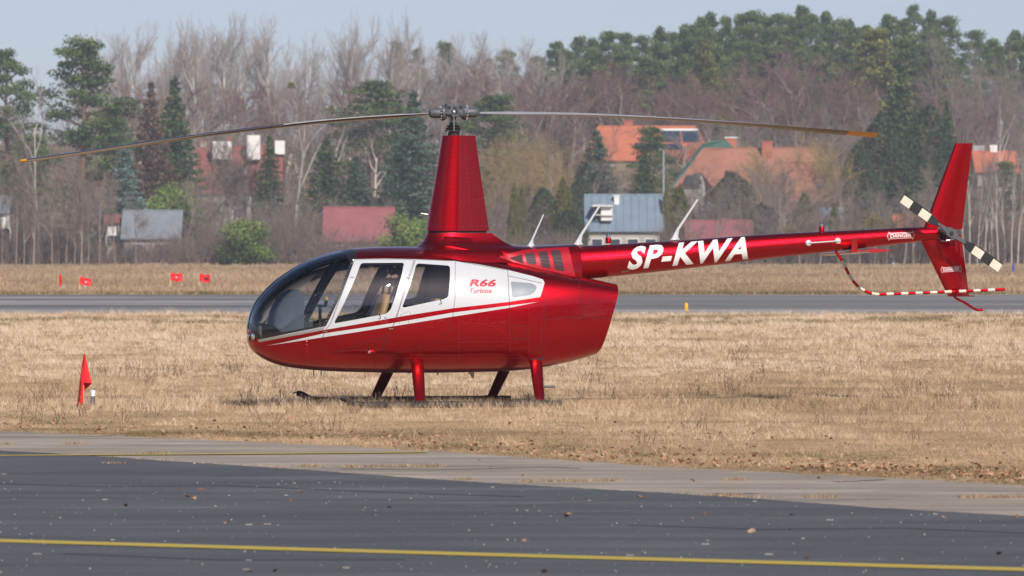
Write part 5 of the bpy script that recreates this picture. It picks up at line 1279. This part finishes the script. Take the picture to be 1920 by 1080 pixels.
blum = tree_tint_mat('blue_spruce_needles', [(0, (0.047, 0.072, 0.065)), (.5, (0.135, 0.195, 0.175)), (1, (0.297, 0.377, 0.338))])
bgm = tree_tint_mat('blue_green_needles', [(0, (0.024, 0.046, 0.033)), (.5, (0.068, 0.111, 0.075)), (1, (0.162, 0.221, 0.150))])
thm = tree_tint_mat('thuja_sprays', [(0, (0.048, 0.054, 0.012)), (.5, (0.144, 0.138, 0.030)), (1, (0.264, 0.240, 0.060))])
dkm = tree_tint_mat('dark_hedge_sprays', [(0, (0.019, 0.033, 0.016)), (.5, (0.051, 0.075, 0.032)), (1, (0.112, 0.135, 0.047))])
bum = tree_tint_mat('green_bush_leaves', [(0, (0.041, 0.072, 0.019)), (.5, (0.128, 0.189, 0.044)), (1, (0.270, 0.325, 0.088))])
ybm = tree_tint_mat('yellow_bush_leaves', [(0, (.06, .055, .012)), (.5, (.19, .155, .03)), (1, (.32, .25, .06))])
ywp = tree_tint_mat('yellow_pine_needles', [(0, (0.042, 0.054, 0.016)), (.5, (0.140, 0.155, 0.039)), (1, (0.294, 0.270, 0.065))])
deadm = tree_tint_mat('dead_needles', [(0, (.05, .03, .02)), (.5, (.13, .08, .055)), (1, (.22, .15, .11))])
barkd = varied('dark_bark', (.07, .055, .045), (.13, .10, .08), .95, 2)
barkp = varied('pine_bark', (.17, .095, .06), (.24, .14, .09), .95, 2)
barkw = varied('pale_bark', (.40, .37, .33), (.56, .53, .48), .9, 1.5)
barkb = varied('brown_bark', (.19, .15, .13), (.29, .24, .205), .95, 1.5)
twpop = tree_tint_mat('poplar_twigs', [(0, (.29, .245, .22)), (1, (.48, .425, .385))]); twred = tree_tint_mat('reddish_twigs', [(0, (.16, .085, .078)), (1, (.29, .18, .16))])
twbr = tree_tint_mat('brown_twigs', [(0, (.17, .135, .115)), (1, (.32, .26, .225))]); twgo = tree_tint_mat('golden_twigs', [(0, (.26, .18, .08)), (1, (.46, .34, .16))])
twbi = tree_tint_mat('birch_twigs', [(0, (.16, .12, .11)), (1, (.30, .25, .23))])
KIND = {}
def reg(kind, makers, trunk_m, crown_m, name, cat='tree'):
    L = []
    for t, c in makers:
        t.materials.clear(); t.materials.append(trunk_m); c.materials.clear(); c.materials.append(crown_m); w = max(1e-3, np.percentile([abs(v.co.x) for v in c.vertices], 97)); L.append((t, c, w))
    KIND[kind] = (L, name, cat)
pines = [mk_pine(s) for s in (1, 2, 3, 4)]; spr = [mk_spruce(s, .95) for s in (11, 12, 13)]
cp = lambda L: [(a.copy(), b.copy()) for a, b in L]
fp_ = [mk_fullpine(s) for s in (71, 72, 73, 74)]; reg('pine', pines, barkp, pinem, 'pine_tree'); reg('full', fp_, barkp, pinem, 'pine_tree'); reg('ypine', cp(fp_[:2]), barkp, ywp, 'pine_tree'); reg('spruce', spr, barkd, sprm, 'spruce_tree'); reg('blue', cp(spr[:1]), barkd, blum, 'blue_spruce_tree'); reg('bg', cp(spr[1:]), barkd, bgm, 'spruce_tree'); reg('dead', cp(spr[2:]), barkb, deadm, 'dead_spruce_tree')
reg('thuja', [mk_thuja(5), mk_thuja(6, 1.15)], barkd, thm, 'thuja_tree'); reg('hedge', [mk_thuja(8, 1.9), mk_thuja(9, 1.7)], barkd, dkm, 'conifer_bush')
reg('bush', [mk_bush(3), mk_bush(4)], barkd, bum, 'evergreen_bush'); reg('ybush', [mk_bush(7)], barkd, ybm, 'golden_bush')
reg('poplar', [mk_bare(s, .42, .8, first=.22, kids=(8, 7, 6, 5), tk_r=.16, twig=.0062) for s in (21, 22, 23)], barkw, twpop, 'bare_poplar_tree')
reg('red', [mk_bare(s, .62, .35, first=.3, kids=(7, 7, 6, 5), tk_r=.14, twig=.0072) for s in (31, 32)], barkb, twred, 'bare_alder_tree')
reg('brown', [mk_bare(s, .6, .35, first=.25, kids=(7, 7, 6, 4), tk_r=.14, twig=.0075) for s in (41, 42, 43)], barkb, twbr, 'bare_tree')
reg('gold', [mk_bare(s, .7, .1, first=.2, kids=(7, 6, 6, 4), tk_r=.16, twig=.008, stems=2) for s in (51, 52)], barkb, twgo, 'bare_willow_tree')
reg('birch', [mk_bare(s, .45, .6, first=.35, kids=(6, 5, 4, 3), tk_r=.13, twig=.007) for s in (61, 62, 63)], barkw, twbi, 'bare_birch_tree')
rt = random.Random(77)
MARKS = [(130, 'by the thick pale forked trunk'), (230, 'by the broad tall pine'), (360, 'by the dead brown spruce'), (540, 'behind the red roofed house'), (660, 'by the mistletoe birches'), (800, 'behind the spreading dark pine'), (905, 'by the tall blue green spruce'), (1080, 'behind the twin thujas'), (1260, 'above the solar panels'), (1420, 'above the green edged gable'), (1600, 'above the steep salmon roof'), (1800, 'by the dense yews'), (9999, 'by the brick red house')]
def mark(px): return next(m for x, m in MARKS if px < x)
def tree(kind, px, top, wpx, Y, label, group=None, sq=None):
    L, name, cat = KIND[kind]; t, c, w = L[rt.randrange(len(L))]
    z0 = tz(Y); hgt = apt(px, top, Y).z - z0; s = hgt / 10.0
    o = empty(name, (((px - 960) / F) * Y, Y, z0), rt.uniform(0, 6.28)); k = (wpx / 2 / F * Y) / w if wpx else s; k = max(.45 * s, min(2.4 * s, k)); o.scale = (k, k, s)
    tag(o, label, cat, group)
    link(bpy.data.objects.new('trunk', t), o); link(bpy.data.objects.new('crown', c), o); return o
# single trees that can be told apart
tree('pine', 18, 88, 150, 640, 'tall green pine with a pointed top above the thin bare trunks'); tree('pine', 146, 64, 190, 652, 'broad tall pine standing clear of the bare poplars against the sky')
tree('pine', 55, 250, 150, 632, 'shaded lower pine behind the thick pale forked trunk'); tree('pine', 200, 190, 120, 668, 'dull green pine below the broad tall pine')
tree('spruce', 327, 143, 130, 650, 'dark green spruce beside the dead brown spruce'); tree('dead', 283, 150, 110, 641, 'dead brown spruce leaning against a dark green one'); tree('blue', 234, 268, 110, 612, 'silvery blue spruce above the grey sheds')
tree('spruce', 505, 250, 84, 632, 'narrow spruce with brown cones in front of the red roofed house'); tree('spruce', 612, 258, 120, 632, 'olive green spruce beside the white birch with mistletoe'); tree('bg', 668, 292, 110, 640, 'bluish green spruce between the olive spruce and the tall spruce')
tree('pine', 705, 148, 220, 690, 'spreading dark pine in front of the pale poplars'); tree('bg', 775, 168, 150, 622, 'tall blue green spruce behind the mast fairing'); tree('spruce', 745, 250, 90, 636, 'shorter dark spruce beside the tall blue green spruce')
tree('bg', 1117, 241, 130, 640, 'blue green spruce with an open top in front of the orange roof'); tree('spruce', 1208, 286, 84, 630, 'dense green spruce beside the pale lamp post'); tree('pine', 1222, 232, 120, 664, 'thin pine partly hiding the solar panels'); tree('pine', 925, 172, 190, 690, 'broad green pine behind the golden willows')
tree('spruce', 1690, 122, 140, 676, 'tall dark spruce rising above the dense yews'); tree('hedge', 1652, 212, 120, 646, 'dense dark yew with yellowish tips beside the tail fin'); tree('hedge', 1742, 196, 130, 650, 'broad dense yew behind the tail fin'); tree('hedge', 1610, 268, 80, 642, 'smaller dense yew sloping down beside the big ones'); tree('spruce', 1775, 185, 80, 655, 'slim dark spruce at the edge of the yews')
tree('hedge', 1018, 352, 74, 618, 'dark green conifer bush between two yellowish thujas'); tree('hedge', 1088, 330, 70, 622, 'dark conifer bush next to the blue metal roof'); tree('thuja', 964, 344, 24, 612, 'slim yellow green thuja, taller twin of a pair'); tree('thuja', 979, 347, 20, 613, 'slim yellow green thuja, shorter twin of a pair'); tree('thuja', 1056, 333, 40, 611, 'stout yellow green thuja beside the dark conifer bush')
tree('thuja', 1249, 350, 20, 611, 'thin thuja touching the end of the blue metal roof'); tree('thuja', 1275, 346, 46, 616, 'broad thuja below the green edged gable'); tree('thuja', 1507, 360, 40, 612, 'tall thuja in front of the salmon roof'); tree('thuja', 1566, 380, 26, 610, 'short thuja beside the small tin shed'); tree('hedge', 1372, 322, 110, 632, 'dark juniper in front of the long salmon roof'); tree('spruce', 1362, 318, 60, 634, 'small pointed fir by the long salmon roof')
tree('hedge', 1065, 392, 80, 603, 'olive conifer bush behind the white aerial'); tree('bush', 455, 412, 96, 592.5, 'fresh green round bush at the meadow edge below the red roof'); tree('bush', 760, 400, 86, 592.8, 'fresh green round bush beside the dull red sheet roof'); tree('bush', 320, 345, 110, 622, 'yellow green bush at the foot of the dark spruce'); tree('ybush', 1650, 400, 70, 606, 'rounded golden bush beside the orange cottage'); tree('ybush', 1477, 420, 22, 604, 'tiny golden bush beside the tall thuja'); tree('hedge', 1430, 380, 90, 612, 'dark evergreen shrub beside the red barn')
tree('pine', 1888, 300, 90, 640, 'young pine behind the row of pale trunks'); tree('pine', 1876, 78, 64, 790, 'lone bushy pine among the bare hillside trees'); tree('ypine', 1640, 42, 150, 770, 'large yellowish pine in front of the skyline pines'); tree('ypine', 1320, 72, 100, 772, 'yellowish pine leaning over the reddish alders')
bt = tree('birch', 552, 150, 120, 625, 'white birch with a golden mistletoe tuft at its top'); b2t = tree('birch', 625, 195, 130, 648, 'pale birch with three golden mistletoe tufts'); tree('birch', 690, 225, 150, 655, 'leaning pale birch beside the tall spruce')
tree('birch', 76, 118, 130, 596, 'thick pale forked trunk in front of the pines'); tree('birch', 1865, 118, 70, 650, 'white forked birch rising above the brick red house')
# mistletoe tufts
mis = mk_bush(40)[1]; mis.materials.append(ybm)
for px, py, Y, par in ((546, 160, 625, bt), (620, 203, 648, b2t), (632, 248, 648, b2t), (634, 278, 648, b2t)):
    p = apt(px, py, Y); q = bpy.data.objects.new('mistletoe', mis); link(q, par); q.matrix_parent_inverse = Matrix.Identity(4)
    loc_ = par.matrix_basis.inverted() @ p; q.location = loc_; sx = .075
    q.scale = (sx / par.scale[0], sx / par.scale[1], sx / par.scale[2]); q.location.z -= 5 * sx / par.scale[2]
G1 = 'pines along the skyline'
for px, top in ((1012, 88), (1042, 74), (1088, 58), (1141, 44), (1203, 50), (1236, 52), (1262, 40), (1311, 22), (1336, 24), (1362, 12), (1411, 14), (1436, 16), (1457, 8), (1502, 6), (1522, 10), (1547, 14), (1591, 22), (1622, 32), (1668, 14), (1718, 8), (1742, 14), (1776, 20), (1826, 40), (1900, 46), (1925, 38), (1065, 72), (1115, 62), (1170, 56), (1290, 38), (1385, 22), (1480, 14), (1570, 22), (1610, 40), (1695, 22), (1755, 24), (1860, 55)):
    tree('full' if rt.random() < .75 else 'pine', px + rt.uniform(-4, 4), top + rt.uniform(-5, 14), rt.uniform(75, 110), rt.uniform(830, 880), 'dark pine in the hilltop skyline row ' + mark(px), G1)
for px, top in ((1020, 120), (1060, 110), (1120, 95), (1165, 90), (1215, 100), (1290, 95), (1345, 75), (1395, 70), (1445, 80), (1490, 70), (1540, 75), (1585, 85), (1700, 62), (1748, 70), (1790, 110), (1720, 120), (1110, 80), (1240, 80), (1470, 60), (1300, 60)):
    tree('full' if rt.random() < .8 else 'pine', px, top, rt.uniform(90, 130), rt.uniform(790, 825), 'dark pine under the skyline row ' + mark(px), 'pines under the skyline row')
for px, top in ((838, 62), (885, 108), (915, 98), (948, 80), (745, 62), (785, 78)):
    tree('pine', px, top + 10, rt.uniform(60, 90), rt.uniform(800, 830), 'hazy pine among bare poplars ' + mark(px), 'hazy pines among the poplars')
for px, top in ((178, 60), (205, 45), (238, 32), (262, 36), (290, 24), (318, 30), (342, 22), (368, 30), (392, 18), (418, 22), (446, 20), (474, 28), (505, 40), (530, 52), (560, 58), (592, 52), (632, 14), (655, 24), (684, 8), (706, 12), (728, 6), (752, 24), (776, 40), (812, 66), (850, 58), (872, 50), (905, 60), (945, 55), (985, 62), (1010, 70)):
    tree('poplar', px, top, rt.uniform(95, 150), rt.uniform(745, 800), 'tall bare poplar with upswept twigs ' + mark(px), 'bare poplars against the sky')
for px, top in ((1035, 160), (1075, 110), (1106, 94), (1140, 110), (1185, 118), (1225, 140), (1265, 150), (1300, 165), (1352, 110), (1385, 92), (1425, 104), (1470, 120), (1508, 72), (1535, 66), (1572, 90), (1600, 130), (235, 150), (275, 135), (330, 130), (375, 150), (425, 135), (470, 145), (520, 150), (575, 135), (625, 150), (670, 140), (720, 125), (770, 120), (815, 125), (860, 115), (900, 120), (945, 110), (990, 120), (1030, 125), (1240, 120), (1330, 140), (1640, 120), (1700, 140), (1800, 150), (1850, 170), (1900, 150)):
    tree('red', px, top, rt.uniform(110, 160), rt.uniform(730, 765), 'bare alder with rounded reddish crown ' + mark(px), 'reddish alders on the slope')
for px, top in ((1640, 170), (1790, 60), (1800, 130), (1815, 95), (1838, 110), (1850, 60), (1875, 130), (1895, 95), (1915, 70), (1935, 120), (1830, 180), (1905, 190), (1760, 55), (1560, 180), (1450, 190)):
    tree('brown', px, top, rt.uniform(90, 140), rt.uniform(715, 790), 'bare brown tree on the wooded hillside ' + mark(px), 'bare hillside trees')
for px, top in ((408, 246), (446, 240), (484, 246), (388, 246), (428, 246), (466, 240), (1300, 246), (1330, 240), (1420, 246), (1480, 240), (1160, 240), (1120, 246), (1845, 240), (15, 150), (60, 200), (110, 190), (165, 230), (215, 180), (250, 120), (300, 120), (350, 140), (400, 150), (450, 150), (500, 160), (545, 180), (590, 160), (640, 170), (690, 160), (740, 150), (790, 150), (830, 130), (870, 150), (910, 160), (960, 160), (1000, 180), (1040, 200), (1090, 190), (1150, 190), (1200, 190), (1260, 200), (1320, 210), (1380, 190), (1440, 200), (1500, 180), (1560, 190), (1620, 190)):
    tree('brown', px + rt.uniform(-12, 12), top + rt.uniform(-8, 14) + (50 if top in (246, 240) and px > 1000 else 0), rt.uniform(100, 150), rt.uniform(690, 740) if top not in (246, 240) else 636, 'bare grey brown tree inside the wood ' + mark(px), 'bare trees in the middle of the wood')
for px, top in ((905, 270), (932, 250), (965, 232), (1000, 228), (1035, 240), (1070, 265), (1150, 290), (905, 320), (960, 300), (1010, 300), (1420, 300), (1450, 262), (1490, 250), (1535, 238), (1575, 252), (1600, 280), (1560, 310), (1170, 330), (1040, 290), (1395, 330), (850, 300), (1140, 299), (1172, 299), (1205, 299), (1235, 299), (1105, 299)):
    tree('gold', px, top, rt.uniform(90, 130), rt.uniform(636, 660) if top != 299 else 700, 'bare willow with golden twigs ' + mark(px), 'golden willows')
for px, top, in ((5, 270), (30, 210), (62, 260), (98, 250), (124, 270), (152, 250), (186, 260), (215, 330), (255, 350), (165, 300), (45, 300), (140, 320)):
    tree('brown', px, top, rt.uniform(50, 80), rt.uniform(591.5, 593.5), 'thin bare trunk at the meadow edge ' + mark(px), 'thin trunks at the meadow edge')
for px, top in ((1818, 262), (1832, 300), (1846, 285), (1862, 240), (1872, 270), (1886, 290), (1897, 258), (1908, 245), (1921, 270), (1808, 320), (1935, 250), (1854, 310)):
    tree('birch', px, top, rt.uniform(34, 54), rt.uniform(591.5, 594), 'slender straight birch in a row ' + mark(px), 'slender birches beyond the tail')
for px in (1500, 1538, 1572, 1590, 1612, 1640, 1662, 1694, 1712, 1745, 1765, 1788, 1300, 1345, 1400, 1445, 1470):
    tree('brown', px, rt.uniform(300, 380), rt.uniform(50, 90), rt.uniform(591.5, 594), 'bare trunk in the shrub thicket ' + mark(px), 'bare trunks under the tail boom')
for px, top in ((560, 360), (350, 330), (395, 320), (415, 340), (455, 350), (500, 345), (1390, 300), (1415, 310), (1440, 295), (1468, 305), (1492, 320), (1515, 300), (1535, 330), (1340, 330), (1365, 345), (620, 350), (700, 360), (735, 370), (1270, 380), (1640, 350), (1665, 360), (1725, 350), (1550, 350), (1850, 300), (20, 350), (100, 340), (180, 360), (290, 360), (930, 350), (990, 370), (1040, 380), (440, 330), (480, 340), (530, 320), (580, 350), (850, 380), (900, 390), (1300, 360), (1350, 370), (1590, 330), (1620, 340), (1700, 330), (1745, 320), (1780, 340), (1180, 370), (655, 380), (820, 350)):
    tree('brown', px, top, rt.uniform(60, 100), rt.uniform(606, 625), 'small bare garden tree ' + mark(px), 'small bare garden trees')
# thicket of bare shrubs along the meadow edge, and undergrowth on the slope: one tangled mass each
def thicket(name, n, y0, y1, h0, h1, mat, label, seed, wpx=(-90, 2010), tw=.016, dens=None):
    r = np.random.default_rng(seed); px = r.uniform(*wpx, n); Y = r.uniform(y0, y1, n); X = (px - 960) / F * Y
    hh = (h0 + (h1 - h0) * vnoise(X, Y * .2, 6, seed + 1)) * r.uniform(.4, 1.1, n); cap_ = np.full(n, 9.0)
    if y0 < 600:
        for a_, b_, c_ in ((222, 346, 3.4), (600, 746, 3.2), (1085, 1248, 1.9), (1276, 1415, 2.3), (1560, 1800, 3.6), (940, 1085, 3.6)): cap_ = np.where((px > a_) & (px < b_), c_, cap_)
    hh = np.minimum(hh, cap_ * r.uniform(.6, 1.05, n)); z = np.array([tz(q) for q in Y]); A = []; B = []; RA = []; RB = []; 
    p = np.stack([X, Y, z - .1], 1); d = r.normal(0, .28, (n, 3)); d[:, 2] = 1; d /= np.linalg.norm(d, axis=1, keepdims=True); rad = np.full(n, tw * 1.5)
    for lv in range(4):
        q = p + d * (hh / 4)[:, None]; A.append(p); B.append(q); RA.append(rad); RB.append(rad * .75)
        for k in range(2):
            e = d + r.normal(0, .6, (n, 3)); e /= np.linalg.norm(e, axis=1, keepdims=True); A.append(q); B.append(q + e * (hh * r.uniform(.12, .3, n))[:, None]); RA.append(rad * .6); RB.append(rad * .35)
        p = q; d = d + r.normal(0, .2, (n, 3)); d /= np.linalg.norm(d, axis=1, keepdims=True); rad = rad * .75
    me = segs_mesh(name, np.concatenate(A), np.concatenate(B), np.concatenate(RA), np.concatenate(RB)); m = len(A) * n
    set_tint(me, np.repeat(np.clip(.5 + r.normal(0, .25, m), 0, 1), 6)); me.materials.append(mat)
    tag(link(bpy.data.objects.new(name, me)), label, 'shrubs', kind='stuff')
tht = tree_tint_mat('thicket_twigs', [(0, (.10, .075, .066)), (.5, (.20, .15, .13)), (1, (.33, .26, .22))])
thicket('thicket', 8500, 593.5, 603, 2.0, 6.0, tht, 'tangled grey brown shrub thicket along the edge of the meadow', 91, tw=.021)
thicket('undergrowth', 5500, 612, 760, 2.5, 7.0, tree_tint_mat('undergrowth_twigs', [(0, (.11, .085, .075)), (1, (.22, .17, .15))]), 'brown woody undergrowth covering the slope between the trees', 95, tw=.032)
thicket('hilltop_undergrowth', 3000, 760, 900, 4, 9, MATS['undergrowth_twigs'], 'dim woody undergrowth under the trees on the hilltop', 97, tw=.038)
# the wood goes on along the meadow to both sides
for side_ in (-1, 1):
    for i in range(42):
        px = (-110 - 26 * i) if side_ < 0 else (2030 + 26 * i); kd = rt.choice(('poplar', 'brown', 'brown', 'full', 'full', 'red', 'pine', 'spruce')); dd_ = rt.uniform(600, 820)
        tree(kd, px + rt.uniform(-15, 15), rt.uniform(30, 110) if dd_ > 680 else rt.uniform(150, 320), rt.uniform(90, 150), dd_, KIND[kd][1].replace('_', ' ') + (' in the wood further along past the white cottage' if side_ < 0 else ' in the wood further along past the slender birches'), 'wood further along the meadow')
    thicket('far_thicket', 900, 594, 604, 2.5, 6.0, tht, 'brown shrub thicket further along past the white cottage' if side_ < 0 else 'brown shrub thicket further along past the slender birches', 200 + side_, (-1200, -80) if side_ < 0 else (2000, 3100), tw=.035)
# woodland behind the photographer, mirrored in the paint and windows
rw = np.random.default_rng(5); n = 26000
X = rw.uniform(-45, 130, n); Yw = rw.uniform(-46, -22, n); hw = 22 + 7 * vnoise(X, Yw * .2, 7, 31) + 3 * vnoise(X, Yw, 2, 32); hw *= np.clip((X + 45) / 25, .2, 1); zz = hw * rw.random(n) ** .8
me = leaf_cloud('woodland', np.stack([X, Yw, zz], 1), rw.uniform(.7, 1.7, n), rw.random(n), rw); me.materials.append(dkm)
tag(link(bpy.data.objects.new('woodland', me)), 'dark evergreen wood on the near side of the airfield', 'wood', kind='stuff')

# ================================================================== HAZE
hz_m = bpy.data.materials.new('pale_haze'); hz_m.use_nodes = True; nt = hz_m.node_tree
for n_ in list(nt.nodes):
    if n_.type != 'OUTPUT_MATERIAL': nt.nodes.remove(n_)
pv = nt.nodes.new('ShaderNodeVolumePrincipled'); pv.inputs['Color'].default_value = (.78, .86, .97, 1); pv.inputs['Density'].default_value = .00025; pv.inputs['Anisotropy'].default_value = 0.0
nt.links.new(pv.outputs[0], nt.nodes['Material Output'].inputs['Volume'])
hb_ = MB().box((0, 620, 34.5), (1460, 1620, 75)); hzo = hb_.build('haze', hz_m); tag(hzo, 'thin pale blue haze hanging over the airfield', 'haze', kind='stuff')
